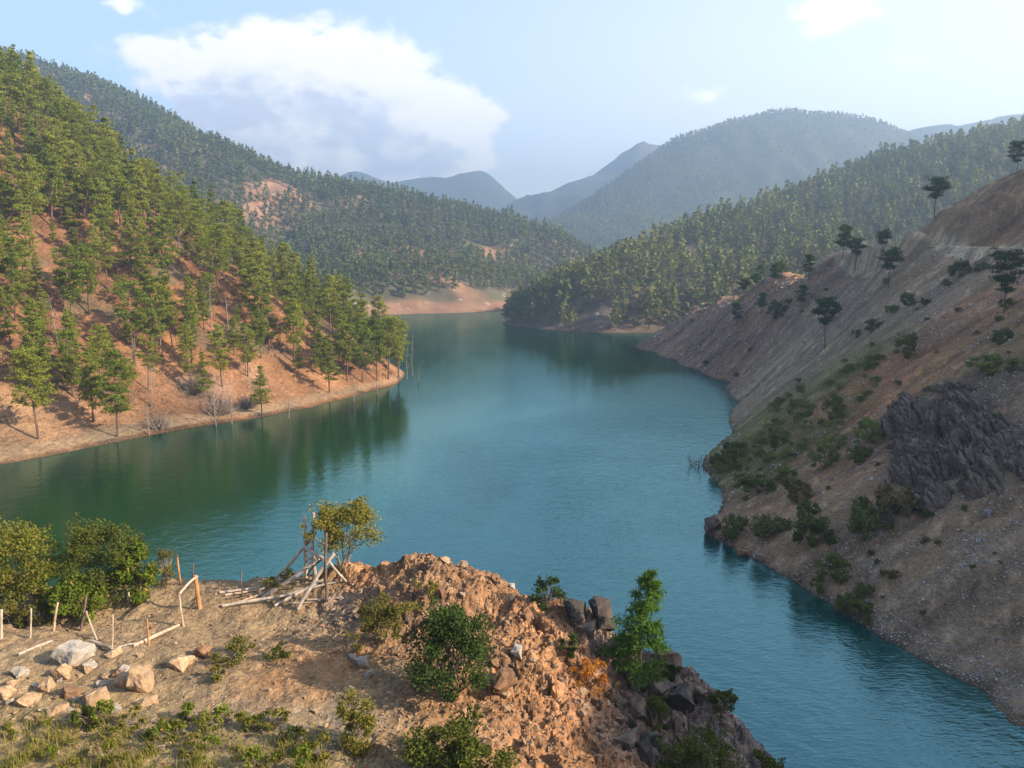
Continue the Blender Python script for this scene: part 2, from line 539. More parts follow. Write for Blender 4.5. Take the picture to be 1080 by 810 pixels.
# --- near bluff
crest = [(-90, 640, 41), (0, 640, 40), (60, 632, 40), (120, 624, 39.5), (190, 615, 39), (250, 618, 38.5), (300, 614, 38), (345, 603, 37), (375, 594, 36.2), (440, 589, 35.5),
         (490, 600, 35), (540, 622, 34.5), (580, 643, 34), (620, 642, 33.5), (650, 675, 33), (700, 692, 32), (735, 716, 31), (765, 748, 29.5), (785, 797, 27.5)]
ctrl = []
for k, (px, py, d) in enumerate(crest):
    p = U(px, py, d); ctrl.append(p)
    r = sm(500, 760, np.array(float(px)))
    for t, dz in ((2.0, 2.6), (7, 8.0), (13, 14.5)):
        ctrl.append(p + np.array([t * (0.05 + 0.95 * r), t * (1 - 0.55 * r), -dz if p[2] - dz > -3.5 else -p[2] - 3.0]))
inner = [(0, 810, 21.7), (150, 810, 21.5), (300, 810, 21.5), (0, 740, 25.5), (150, 740, 25.5), (300, 735, 25.8), (0, 680, 30), (150, 680, 30), (280, 680, 30), (150, 650, 33.4), (280, 645, 34), (60, 655, 33),
         (345, 650, 33.2), (380, 620, 34.6), (440, 640, 31.6), (400, 690, 28.8), (480, 725, 26.9), (420, 745, 25.6), (545, 690, 29.0), (520, 650, 31.5), (590, 690, 29.6), (620, 740, 27.6), (570, 760, 25.7), (500, 800, 22.7), (400, 810, 21.9),
         (650, 800, 24.6), (660, 720, 30.0), (700, 780, 27.2), (740, 800, 27.0), (590, 830, 21.8)]
ctrl += [U(*a) for a in inner]
for x in (-60, -40, -20, -5, 8): ctrl += [(x, 15, 12.3), (x, 8, 19), (x, 2, 24.6), (x, -4, 25.2)]
ctrl += [(-60, 25, 12), (-50, 40, 10), (-60, 50, 3), (-45, 55, -3), (16, 22, 1.5), (18, 14, 6), (22, 6, 14), (14, 8, 16), (18, 0, 23), (26, 0, 17), (26, 12, 4), (24, 22, -3)]
bl_pts = {}


def zone(tr_pts, base, wbase):
    P = np.array([(*p[:2], r) for p, r, v in tr_pts]); V = np.array([v for p, r, v in tr_pts])
    return lambda x, y: blend(x, y, P, V, base, wbase)


rockz = zone([(U(440, 600, 34.8), 2.6, (1.0,)), (U(390, 605, 35), 1.6, (1.0,)), (U(510, 630, 33), 2.2, (0.9,)), (U(540, 690, 29.5), 2.2, (1.0,)), (U(600, 650, 33), 1.8, (0.9,)),
              (U(640, 660, 33), 1.6, (1.5,)), (U(700, 720, 30.5), 2.6, (1.5,)), (U(750, 760, 29), 2.6, (1.5,)), (U(720, 800, 27), 2.5, (1.3,)), (U(570, 760, 26), 1.6, (0.8,)), (U(560, 720, 28), 1.5, (1.0,)),
              (U(620, 720, 28.5), 1.4, (0.7,)), (U(640, 780, 25.5), 1.5, (0.7,)), (U(400, 660, 30.5), 1.2, (0.7,)), (U(330, 650, 33), 1.6, (0.35,)), (U(480, 650, 31), 1.5, (0.5,)), (U(400, 770, 24.3), 1.3, (0.5,)),
              (U(150, 740, 25.5), 5, (0.0,)), (U(200, 660, 32), 4, (0.0,)), (U(60, 690, 29), 2.4, (0.12,)), (U(470, 760, 24.8), 1.3, (0.15,)), (U(300, 740, 25.6), 3, (0.0,))], (0.1,), 0.02)
R_ = np.array
tan = (0.225, 0.153, 0.083); orange = (0.30, 0.142, 0.060); dark = (0.17, 0.13, 0.115); brown = (0.205, 0.115, 0.060); pale = (0.27, 0.19, 0.11); grey = (0.19, 0.155, 0.125); drygrass = (0.235, 0.175, 0.075)
colz = zone([(U(0, 700, 28.5), 3.5, pale), (U(150, 750, 25), 3.5, tan), (U(200, 660, 32), 3.5, tan), (U(250, 680, 30), 2.5, tan), (U(290, 720, 26.8), 1.2, orange), (U(330, 700, 28.3), 1.3, orange), (U(240, 760, 24.5), 1.6, grey), (U(360, 760, 24.6), .9, grey), (U(365, 650, 33), .9, grey),
             (U(400, 600, 35), 1.1, orange), (U(440, 610, 34), 1.8, brown), (U(500, 630, 33), 2.0, brown), (U(470, 660, 30.6), 1.2, brown), (U(450, 750, 25.5), 1.6, tan), (U(540, 690, 29.3), 1.5, brown), (U(560, 650, 32), 1.4, orange), (U(610, 700, 29.5), 1.2, orange),
             (U(600, 750, 26.5), 1.8, orange), (U(630, 800, 24.3), 1.8, orange), (U(520, 770, 25), 1.5, brown), (U(480, 740, 26), 1.2, orange), (U(620, 640, 33.7), 1.2, dark), (U(655, 670, 33), 1.2, dark), (U(665, 720, 30.4), 1.0, dark), (U(700, 710, 31), 1.6, dark), (U(750, 750, 29.5), 2.2, dark),
             (U(700, 770, 27.8), 1.6, dark), (U(680, 805, 26), 1.1, dark), (U(740, 800, 27), 2, dark), (U(580, 643, 34), .8, brown), (U(80, 800, 22), 3.2, drygrass), (U(250, 800, 22), 2.5, drygrass), (U(30, 650, 33.4), 2, tan), (U(0, 770, 23.5), 2, drygrass), (R_([20, 20, 0]), 6, dark), (R_([0, 5, 0]), 8, tan)], tan, 0.02)


def bluff_detail(X, Y, Z):
    rz = np.clip(rockz(X, Y)[..., 0], 0, 1.5)
    land = sm(-2, 2, Z)
    Z = Z + land * (0.16 * fbm(X * 0.5, Y * 0.5, 4, 3) + 0.035 * fbm(X * 3.2, Y * 3.2, 3, 9))
    c1 = crag(X * 0.75, Y * 0.75, 21, .6); c2 = crag(X * 1.9 + 3, Y * 1.9, 33, .6); c3 = crag(X * 4.6, Y * 4.6, 44)
    Z = Z + np.minimum(rz, 1.1) * (0.30 * c1 + 0.17 * c2 + 0.10 * c3 + 0.10 * ridged(X * 1.3, Y * .7, 3, 47))
    near = sm(16, 20, Y)
    # water-cut rills down the soft earth
    Z = Z - (1 - np.clip(rz, 0, 1)) * near * 0.10 * np.maximum(0, ridged(X * 0.35 + Y * 0.12, Y * 0.18, 3, 71) - 0.6)
    # pebbly clods everywhere
    f1, f2, ids, off = voro(X * 5.0, Y * 5.0, 81)
    Z = Z + 0.085 * (h2(ids[0], ids[1], 8) > 0.72) * np.clip(0.4 - f1, 0, 1) * 2.4 * (0.4 + np.clip(rz, 0, 1))
    return Z


def bluff_color(X, Y, Z):
    wx = X + 0.8 * fbm(X * 0.6, Y * 0.6, 3, 5); wy = Y + 0.8 * fbm(X * 0.6 + 7, Y * 0.6, 3, 6)
    C = colz(wx, wy)
    rz = np.clip(rockz(X, Y)[..., 0], 0, 1)
    f1, f2, ids, off = voro(X * 1.9 + 3, Y * 1.9, 33)
    v = 1 + (h2(ids[0], ids[1], 55) - 0.5) * 0.9 * rz + 0.25 * fbm(X * 1.5, Y * 1.5, 4, 66)
    return np.clip(C * v[..., None], 0.02, 0.8)


BLUFF = Terrain('bluff_ground', ctrl, (-34, 26), (-3, 58), 0.085, 1.2, bluff_detail, bluff_color, M['bluff'], smooth=False)
# --- left hillside, sunlit red earth under pines
shoreL = [(0, 490), (60, 479), (120, 467), (170, 457), (215, 449), (270, 441), (330, 429), (375, 418), (405, 409), (422, 402), (427, 394)]
ridgeL = [(0, 100, 230), (60, 138, 225), (130, 195, 212), (215, 255, 198), (250, 283, 192), (300, 312, 186), (340, 342, 183), (375, 362, 182), (400, 381, 183)]
ctrl = [(-98, 70, 0), (-125, 35, 0), (-93, 58, -4), (-135, 68, 9), (-150, 110, 36), (-205, 170, 78), (-215, 240, 98), (-190, 300, 90), (-140, 330, 30), (-235, 120, 80)]
up = np.array([-0.82, 0.57])
for px, py in shoreL:
    p = WP(px, py); ctrl.append(p)
    q = p.copy(); q[:2] -= up * 6; q[2] = -4; ctrl.append(q)
    q = p.copy(); q[:2] += up * 5; q[2] = 1.3
    if px < 400: ctrl.append(q)
for px, py, d in ridgeL:
    p = U(px, py, d); ctrl.append(p)
    q = p + np.array([-22, 55, -26 - 0.15 * p[2]]); q[2] = max(q[2], -4); ctrl.append(q)
for px, py in ((445, 385), (440, 370), (420, 362)):
    p = WP(px, py); p[2] = -4; ctrl.append(p)
ctrl += [(-22, 196, -4), (-35, 215, -4), (-70, 250, -4)]
colL = zone([(R_([-60, 128, 0]), 12, (.25, .12, .065)), (R_([-95, 140, 0]), 14, (.25, .11, .056)), (R_([-40, 160, 0]), 10, (.28, .125, .06)), (U(200, 340, 155), 9, (.29, .12, .056)), (U(250, 400, 150), 10, (.27, .115, .056)),
             (U(20, 470, 115), 8, (.30, .17, .10)), (U(60, 350, 140), 14, (.22, .098, .052)), (U(340, 400, 160), 8, (.28, .13, .065)), (U(410, 400, 172), 6, (.31, .13, .065)), (U(270, 400, 152), 2.5, (.22, .19, .17)), (U(205, 410, 143), 2.5, (.2, .16, .15))], (.22, .098, .052), 0.05)


def left_detail(X, Y, Z):
    land = sm(0.3, 6, Z)
    t = X * 0.57 + Y * 0.82            # along the shore: gullies run straight downhill
    s = -X * 0.82 + Y * 0.57
    Z = Z + land * (1.5 * fbm(t * 0.045, s * 0.014, 4, 31) + 0.5 * fbm(t * 0.2, s * 0.07, 3, 32)) + sm(-.2, 1.0, Z) * 0.10 * fbm(X * 0.6, Y * 0.6, 3, 33)
    rk = sm(0.25, 0.6, fbm(X * 0.05, Y * 0.05, 3, 35))
    return Z + rk * land * 0.7 * crag(X * 0.5, Y * 0.5, 36)


def left_color(X, Y, Z):
    t = X * 0.57 + Y * 0.82; s = -X * 0.82 + Y * 0.57
    C = colL(X + 4 * fbm(X * .08, Y * .08, 3, 1), Y + 4 * fbm(X * .08 + 5, Y * .08, 3, 2))
    v = 1 + 0.35 * fbm(t * 0.12, s * 0.03, 4, 41) + 0.25 * fbm(X * 0.3, Y * 0.3, 3, 42)
    litter = sm(0.15, 0.6, fbm(X * 0.09, Y * 0.09, 4, 43))[..., None]
    C = C * v[..., None] * (1 - litter) + litter * R_([.15, .09, .055])
    wet = sm(0.55, 0.1, Z + 0.25 * fbm(X * .3, Y * .3, 3, 44))[..., None]
    band = (sm(0.3, 0.6, Z) * sm(1.6, 0.9, Z))[..., None]
    C = C * (1 - band * .55) + band * .55 * R_([.33, .22, .14])
    return np.clip(C * R_([.86, .96, .92]) * (1 - 0.5 * wet), 0.02, 0.8)


LEFT = Terrain('red_hillside', ctrl, (-230, -8), (30, 310), 0.6, 5.0, left_detail, left_color, M['left'], smooth=True)

# --- right hillside, scree and scrub below a road cut
shoreR = [(1068, 762), (1035, 728), (1000, 711), (945, 681), (880, 641), (815, 601), (782, 583), (760, 572), (742, 556), (752, 545), (762, 520), (740, 489), (752, 474), (772, 455), (779, 425), (768, 403), (735, 390), (712, 380), (690, 372), (683, 362)]
ctrl = []
for px, py in shoreR:
    p = WP(px, py); ctrl.append(p)
    q = p + np.array([-5.0 - 0.02 * p[1], 2.0, 0]); q[2] = -4; ctrl.append(q)
road = [(1200, 264, 92), (1080, 262, 112), (1010, 260, 130), (950, 257, 150), (880, 266, 185), (820, 288, 212), (760, 314, 240), (715, 338, 260), (690, 353, 272)]
for k, (px, py, d) in enumerate(road):
    p = U(px, py, d); ctrl.append(p)
    if k < 4: ctrl.append(p + np.array([5.5, 0, 0.1]))
    if k >= 4: ctrl.append(p + np.array([4, 3, -0.5])); ctrl.append(p + np.array([28, 26, -24 if p[2] > 20 else -p[2] - 4]))
cut = [(955, 250, 151), (985, 224, 149), (1040, 190, 147), (1082, 174, 145), (1130, 160, 143)]
for px, py, d in cut: ctrl.append(U(px, py, d))
ctrl += [(88, 134, 39.5), (81.5, 134, 34.5), (83, 120, 36.5), (92, 120, 43), (86, 162, 34), (98, 164, 40), (95, 176, 31), (115, 168, 40), (130, 142, 66), (120, 110, 76), (150, 120, 85), (108, 96, 66), (125, 128, 70), (150, 150, 78)]
RIDGE_Z = 53.0
ctrl += [(84, 95, 38), (92, 80, 57), (84, 92, 36), (72, 70, 38), (88, 55, RIDGE_Z), (86, 25, RIDGE_Z), (84, 0, RIDGE_Z), (82, -30, RIDGE_Z), (120, 60, 66), (120, 0, 66), (120, -40, 66),
         (33, 40, -0.5), (31, 30, -1), (30, 15, -1), (45, 45, 10), (42, 20, 10), (40, 0, 12), (58, 35, 28), (56, 5, 28), (56, -30, 28), (30, -20, 8), (70, 10, 40), (72, 45, 42)]


def RU(px, py, d): return U(px, py, d)


redz = (.27, .145, .09); scree = (.245, .21, .175); brownr = (.23, .165, .115); greenz = (.13, .145, .05); darkr = (.11, .09, .08); olive = (.20, .16, .08)
colR = zone([(RU(1040, 330, 100), 7, redz), (RU(980, 390, 95), 6, redz), (RU(900, 440, 95), 5, redz), (RU(1000, 340, 112), 7, scree), (RU(900, 400, 118), 8, scree), (RU(830, 400, 140), 7, scree), (RU(900, 330, 140), 12, scree),
             (RU(960, 280, 140), 8, scree), (RU(860, 420, 118), 5, greenz), (RU(810, 440, 122), 6, greenz), (RU(900, 385, 115), 3.5, greenz), (RU(790, 490, 100), 5, greenz), (RU(1060, 400, 85), 5, olive),
             (RU(770, 360, 205), 16, (.20, .14, .115)), (RU(720, 360, 245), 18, (.19, .135, .115)), (RU(820, 320, 200), 10, brownr), (RU(1040, 230, 135), 12, (.22, .14, .095)), (RU(1075, 200, 125), 8, (.23, .15, .10)),
             (RU(880, 560, 66), 6, brownr), (RU(990, 560, 60), 7, (.24, .19, .15)), (RU(1060, 600, 52), 7, (.24, .19, .155)), (RU(1000, 660, 50), 4, (.23, .20, .18)), (RU(930, 510, 75), 4, (.26, .165, .12)), (RU(820, 540, 80), 5, (.23, .165, .12)),
             (RU(900, 620, 58), 3, (.2, .17, .15)), (RU(990, 470, 74), 4, darkr)], (.24, .19, .155), 0.03)


def road_frame(X, Y):
    P = np.array([U(*p) for p in road]); best = np.full(X.shape, 1e9); sd = np.zeros(X.shape); rz = np.zeros(X.shape)
    P = np.concatenate([[P[0] + (P[0] - P[1]) * 4], P])
    for a, b in zip(P[:-1], P[1:]):
        e = (b - a)[:2]; L2 = e @ e; t = np.clip(((X - a[0]) * e[0] + (Y - a[1]) * e[1]) / L2, 0, 1)
        qx = X - a[0] - t * e[0]; qy = Y - a[1] - t * e[1]; d = np.hypot(qx, qy)
        side = np.sign(e[1] * qx - e[0] * qy)
        m = d < best
        best = np.where(m, d, best); sd = np.where(m, side * d, sd); rz = np.where(m, a[2] + t * (b[2] - a[2]), rz)
    return sd, rz


def right_detail(X, Y, Z):
    land = sm(0.4, 5, Z)
    Z = Z + land * (1.3 * fbm(X * 0.02, Y * 0.085, 5, 51) + 0.25 * fbm(X * 0.25, Y * 0.3, 4, 52) + 0.08 * fbm(X * 1.1, Y * 1.1, 3, 53))
    rk = np.clip(sm(165, 190, Y) * 1.0 + sm(34, 40, Z) * 0.8 * sm(100, 115, Y), 0, 1) * sm(0.2, 2, Z)
    Z = Z + rk * (0.8 * crag(X * 0.22, Y * 0.22, 56) + 0.3 * crag(X * 0.6, Y * 0.6, 57))
    shore = sm(-0.5, 0.3, Z) * sm(2.2, 0.6, Z)
    Z = Z + shore * 0.22 * crag(X * 0.9, Y * 0.9, 58)
    f1, f2, ids, off = voro(X * 1.3, Y * 1.3, 59)
    Z = Z + land * 0.35 * (h2(ids[0], ids[1], 9) > 0.86) * np.clip(0.42 - f1, 0, 1) * 2
    sd, rz = road_frame(X, Y)
    lim = rz + np.where(sd < 6, 1.3 * (sd - 1.6), 5.7 + .6 * (sd - 6)) + 0.5 * crag(X * .5, Y * .5, 78) + .5 * fbm(X * .3, Y * .3, 4, 79)
    wl = sm(0.5, 2.0, sd) * sm(104, 112, Y) * sm(172, 160, Y) * sm(26, 20, sd)
    Z = Z * (1 - wl) + wl * np.minimum(Z, lim)
    on = sm(-1.0, 0.2, sd) * sm(3.6, 2.4, sd) * sm(200, 165, Y) * sm(60, 80, Y)
    return Z * (1 - on) + on * (rz + 0.05 * fbm(X * .8, Y * .8, 3, 77))


def right_color(X, Y, Z):
    wx = X + 4 * fbm(X * .06, Y * .15, 4, 61); wy = Y + 7 * fbm(X * .04 + 5, Y * .16, 5, 62)
    C = colR(wx, wy)
    v = 1 + 0.42 * fbm(X * 0.05, Y * 0.45, 5, 63) + 0.20 * fbm(X * 0.9, Y * 0.9, 4, 64)
    f1, f2, ids, off = voro(X * 1.3, Y * 1.3, 59)
    v = v * (1 + 0.5 * (h2(ids[0], ids[1], 9) > 0.86))
    sd, rz = road_frame(X, Y)
    on = (sm(-2.2, -1.0, sd) * sm(3.6, 2.6, sd) * sm(205, 170, Y) * sm(60, 80, Y))[..., None]
    C = C * (1 - on) + on * R_([.40, .35, .30])
    wet = sm(0.5, 0.0, Z + 0.3 * fbm(X * .4, Y * .4, 3, 65))
    return np.clip(C * R_([1.10, .91, .64]) * v[..., None] * (1 - 0.6 * wet[..., None]), 0.02, 0.8)


RIGHT = Terrain('scree_hillside', ctrl, (8, 152), (-40, 305), 0.42, 2.5, right_detail, right_color, M['right'], smooth=True)

# --- long wooded slope behind the left hillside
ridgeC = [(-140, 50, 960), (20, 82, 900), (100, 97, 880), (180, 131, 850), (260, 176, 800), (330, 197, 760), (400, 209, 720), (470, 224, 690), (540, 241, 670), (590, 256, 650), (628, 280, 640), (665, 310, 640)]
ctrl = [(-600, 300, 60), (-420, 330, 30), (-300, 380, 4), (-200, 420, 0), (-500, 500, 120), (-300, 520, 62), (-160, 520, 30), (-40, 560, 26), (20, 580, 16)]
for px, py in ((380, 334), (410, 332), (440, 331), (480, 330), (530, 327), (560, 325), (600, 324)):
    p = WP(px, py); ctrl.append(p); q = p + np.array([6, -28, 0]); q[2] = -5; ctrl.append(q)
    q = p + np.array([-6, 16, 0]); q[2] = 6.5; ctrl.append(q)
for px, py, d in ridgeC:
    p = U(px, py, d); ctrl.append(p); ctrl.append(p + np.array([40, 160, -0.5 * p[2] - 10])); ctrl.append(p + np.array([60, 320, -p[2] - 5]))


def far_detail(X, Y, Z):
    land = sm(1, 30, Z) * ridge_fade(X, Y, ridgeC, 90)
    return Z + land * (16 * fbm(X * 0.006, Y * 0.006, 4, 91) + 7 * ridged(X * 0.011 + Y * 0.004, Y * 0.004, 3, 92)) + sm(0, 3, Z) * 0.8 * fbm(X * .05, Y * .05, 3, 93)


def far_color(X, Y, Z):
    C = np.zeros(X.shape + (3,)) + R_([.085, .075, .042])
    red = sm(0.0, 0.4, fbm(X * 0.012, Y * 0.012, 4, 95))[..., None]
    C = C * (1 - red) + red * R_([.24, .135, .075])
    beach = sm(7, 3.5, Z + 2.5 * fbm(X * .03, Y * .03, 3, 94))[..., None]
    C = C * (1 - beach) + beach * R_([.215, .12, .07])
    return np.clip(C * (1 + 0.3 * fbm(X * .05, Y * .05, 3, 96))[..., None], .02, .8)


FAR = Terrain('wooded_slope', ctrl, (-640, 220), (300, 1250), 4.0, 18, far_detail, far_color, M['far'])

# --- wooded hill across the water, right of the middle
ridgeD = [(548, 331, 366), (580, 312, 388), (620, 294, 408), (660, 274, 428), (700, 260, 448), (760, 238, 478), (830, 213, 512), (900, 188, 545), (980, 172, 575), (1080, 162, 605), (1250, 148, 660)]
ctrl = [(200, 380, 20), (230, 330, 14), (260, 420, 50), (330, 420, 60), (420, 480, 110), (260, 300, -4), (160, 296, -4), (420, 340, 40), (500, 400, 90)]
for px, py in ((529, 341), (545, 344), (575, 347), (620, 350), (660, 351), (700, 351), (740, 351), (790, 351)):
    p = WP(px, py); ctrl.append(p); q = p + np.array([-3, -12, 0]); q[2] = -4; ctrl.append(q)
    if px > 540: q = p + np.array([3, 10, 0]); q[2] = 6.5; ctrl.append(q)
for px, py, d in ridgeD:
    p = U(px, py, d); ctrl.append(p); ctrl.append(p + np.array([-10, 60, -0.4 * p[2] - 6])); q = p + np.array([-20, 150, 0]); q[2] = -5; ctrl.append(q)
p = WP(520, 338); ctrl.append((p[0], p[1] + 15, -5))


def hill_detail(X, Y, Z):
    land = sm(0.5, 14, Z) * ridge_fade(X, Y, ridgeD, 50)
    t = X * 0.6 - Y * 0.8; s = X * 0.8 + Y * 0.6
    Z = Z + land * (5 * fbm(X * 0.012, Y * 0.012, 4, 101) + 3 * ridged(t * 0.016, s * 0.005, 3, 102))
    p = WP(630, 350)
    k = np.exp(-(((X - p[0]) / 10) ** 2 + ((Y - p[1] - 6) / 7) ** 2))
    return Z + k * (2.2 + 2.0 * crag(X * .15, Y * .15, 103)) + sm(0, 2, Z) * 0.6 * fbm(X * .1, Y * .1, 3, 104)


def hill_color(X, Y, Z):
    C = np.zeros(X.shape + (3,)) + R_([.10, .08, .05])
    p = WP(630, 350)
    k = np.exp(-(((X - p[0]) / 8) ** 2 + ((Y - p[1] - 5) / 6) ** 2))[..., None]
    bare = sm(0.1, 0.5, fbm(X * .014, Y * .014, 4, 106))[..., None]
    C = C * (1 - bare) + bare * R_([.16, .11, .075])
    beach = sm(1.3, 0.8, Z)[..., None]
    C = C * (1 - beach) + beach * R_([.11, .07, .05])
    C = C * (1 - k) + k * R_([.12, .09, .07])
    return np.clip(C * (1 + 0.35 * fbm(X * .08, Y * .08, 3, 107))[..., None], .02, .8)


HILL = Terrain('wooded_hill', ctrl, (-30, 560), (285, 860), 2.5, 12, hill_detail, hill_color, M['far'])


# --- mountains
def mountain(name, pts, back, front, seed, step, xr, yr, rough=1.0, extra=(), lo=0.3):
    ctrl = list(extra)
    for px, py, d in pts:
        p = U(px, py, d); ctrl.append(p)
        q = p + np.array([0, back, 0]); q[2] = 0.35 * p[2]; ctrl.append(q)
        q = p + np.array([0, -front, 0]); q[2] = 0.42 * p[2]; ctrl.append(q)
        q = p + np.array([0, -2.2 * front, 0]); q[2] = 0; ctrl.append(q)
    def det(X, Y, Z):
        a = sm(5, 150, Z) * rough * ridge_fade(X, Y, pts, 130, lo) * SC
        X = X / SC; Y = Y / SC
        return Z + a * (45 * fbm(X / 700, Y / 700, 5, seed) + 30 * ridged(X / 420 + Y / 900, Y / 1500, 4, seed + 5) + 16 * ridged(X / 130, Y / 260, 3, seed + 6))
    def colr(X, Y, Z):
        C = np.zeros(X.shape + (3,)) + R_([.040, .050, .026])  # ground colour darkened so the gaps between trees read as shade
        bare = sm(0.15, 0.6, fbm(X / 250, Y / 250, 4, seed + 9))[..., None]
        return np.clip((C * (1 - bare) + bare * R_([.085, .075, .05])), .02, .8)
    return Terrain(name, ctrl, xr, yr, step, step * 5, det, colr, M['mountain'], zmin=-4)


SC = 0.62
MT1 = mountain('mountain', [(480, 285, 1200), (520, 266, 1200), (575, 244, 1250), (620, 226, 1320), (655, 194, 1400), (690, 167, 1480), (708, 157, 1500), (740, 145, 1520), (790, 127, 1540), (830, 120, 1550), (880, 125, 1560), (920, 132, 1570), (960, 149, 1570), (1010, 162, 1570), (1100, 174, 1560), (1250, 200, 1560)],
               320, 230, 201, 12, (-300, 1700), (700, 1950), 0.9)
MT2 = mountain('mountain', [(430, 270, 2000), (480, 250, 2000), (548, 219, 2020), (580, 204, 2040), (620, 190, 2060), (650, 186, 2080), (668, 166, 2100), (690, 163, 2100), (720, 172, 2120), (800, 190, 2120)], 350, 250, 211, 18, (-500, 1000), (1400, 2550), 1.2, (), 0.6)
MT3 = mountain('mountain', [(250, 250, 2350), (300, 230, 2350), (355, 194, 2350), (368, 184, 2350), (385, 186, 2370), (405, 193, 2380), (435, 191, 2400), (470, 193, 2400), (500, 188, 2420), (512, 190, 2420), (530, 203, 2420), (548, 217, 2420), (600, 240, 2420)], 300, 220, 221, 20, (-1300, 500), (1750, 2800), .8, (), 0.5)
MT4 = mountain('mountain', [(850, 165, 1700), (900, 152, 1700), (950, 147, 1710), (965, 141, 1710), (1000, 136, 1720), (1030, 136, 1720), (1060, 130, 1720), (1085, 126, 1720), (1150, 120, 1720), (1300, 126, 1720), (1500, 150, 1720)], 350, 250, 231, 16, (400, 2300), (1100, 2250), 0.6, (), 0.55)


# ------------------------------------------------------------------ haze: the air over the valley
def box_mesh(name, lo, hi):
    V = [(x, y, z) for x in (lo[0], hi[0]) for y in (lo[1], hi[1]) for z in (lo[2], hi[2])]
    Q = [(0, 1, 3, 2), (4, 6, 7, 5), (0, 4, 5, 1), (2, 3, 7, 6), (0, 2, 6, 4), (1, 5, 7, 3)]
    return new_mesh(name, V, Q)


m, gr = mat('valley_haze')
v = gr.n('ShaderNodeVolumePrincipled')
v.inputs['Color'].default_value = (0.52, 0.73, 1.0, 1)
v.inputs['Density'].default_value = 0.00062
v.inputs['Anisotropy'].default_value = 0.5
o = gr.n('ShaderNodeOutputMaterial'); gr.t.links.new(v.outputs[0], o.inputs['Volume'])
hz = box_mesh('haze', (-1400, -350, -6.2), (2500, 2800, 352)); hz.materials.append(m)
link('haze', hz, kind='stuff')
# ------------------------------------------------------------------ plants
def rand_frames(rng, n):
    a = rng.normal(size=(n, 3)); a /= np.linalg.norm(a, axis=1)[:, None]
    b = rng.normal(size=(n, 3)); b -= (a * b).sum(1)[:, None] * a; b /= np.linalg.norm(b, axis=1)[:, None]
    return a, b


def leaf_quads(rng, Cn, size, aspect=0.6, flat=0.0):
    """one diamond-shaped leaf (or needle tuft) per centre"""
    n = len(Cn); a, b = rand_frames(rng, n)
    if flat:
        a[:, 2] *= 1 - flat; b[:, 2] *= 1 - flat
    s = (size * rng.uniform(0.65, 1.35, n))[:, None]
    V = np.stack([Cn - a * s, Cn + b * s * aspect, Cn + a * s, Cn - b * s * aspect], 1).reshape(-1, 3)
    return V, np.arange(4 * n).reshape(n, 4)


def tube(path, radii, sides=6, cap=True):
    """tapered tube along a path"""
    path = np.asarray(path, float); k = len(path); radii = np.broadcast_to(radii, (k,))
    T = np.gradient(path, axis=0); T /= np.linalg.norm(T, axis=1)[:, None] + 1e-9
    ref = np.array([0.0, 0, 1]) if abs(T[0, 2]) < 0.9 else np.array([1.0, 0, 0])
    V = []
    for i in range(k):
        u = np.cross(T[i], ref); u /= np.linalg.norm(u) + 1e-9; w = np.cross(T[i], u)
        an = np.arange(sides) * 2 * math.pi / sides
        V.append(path[i] + radii[i] * (np.cos(an)[:, None] * u + np.sin(an)[:, None] * w))
    V = np.concatenate(V)
    Q = [(i * sides + j, i * sides + (j + 1) % sides, (i + 1) * sides + (j + 1) % sides, (i + 1) * sides + j) for i in range(k - 1) for j in range(sides)]
    if cap and sides == 6:
        for o in (0, (k - 1) * sides):
            Q += [(o, o + 1, o + 2, o + 3), (o, o + 3, o + 4, o + 5)]
    if cap and sides == 8:
        for o in (0, (k - 1) * sides):
            Q += [(o, o + 1, o + 2, o + 3), (o, o + 3, o + 4, o + 7), (o + 4, o + 5, o + 6, o + 7)]
    return V, np.array(Q)


class Geo:
    def __init__(self): self.V = []; self.Q = []; self.n = 0
    def add(self, V, Q):
        V = np.asarray(V, float)
        self.V.append(V); self.Q.append(np.asarray(Q) + self.n); self.n += len(V)
    def mesh(self, name, m, smooth=False):
        return new_mesh(name, np.concatenate(self.V), np.concatenate(self.Q), smooth, (m,))
    def arrays(self): return np.concatenate(self.V), np.concatenate(self.Q)


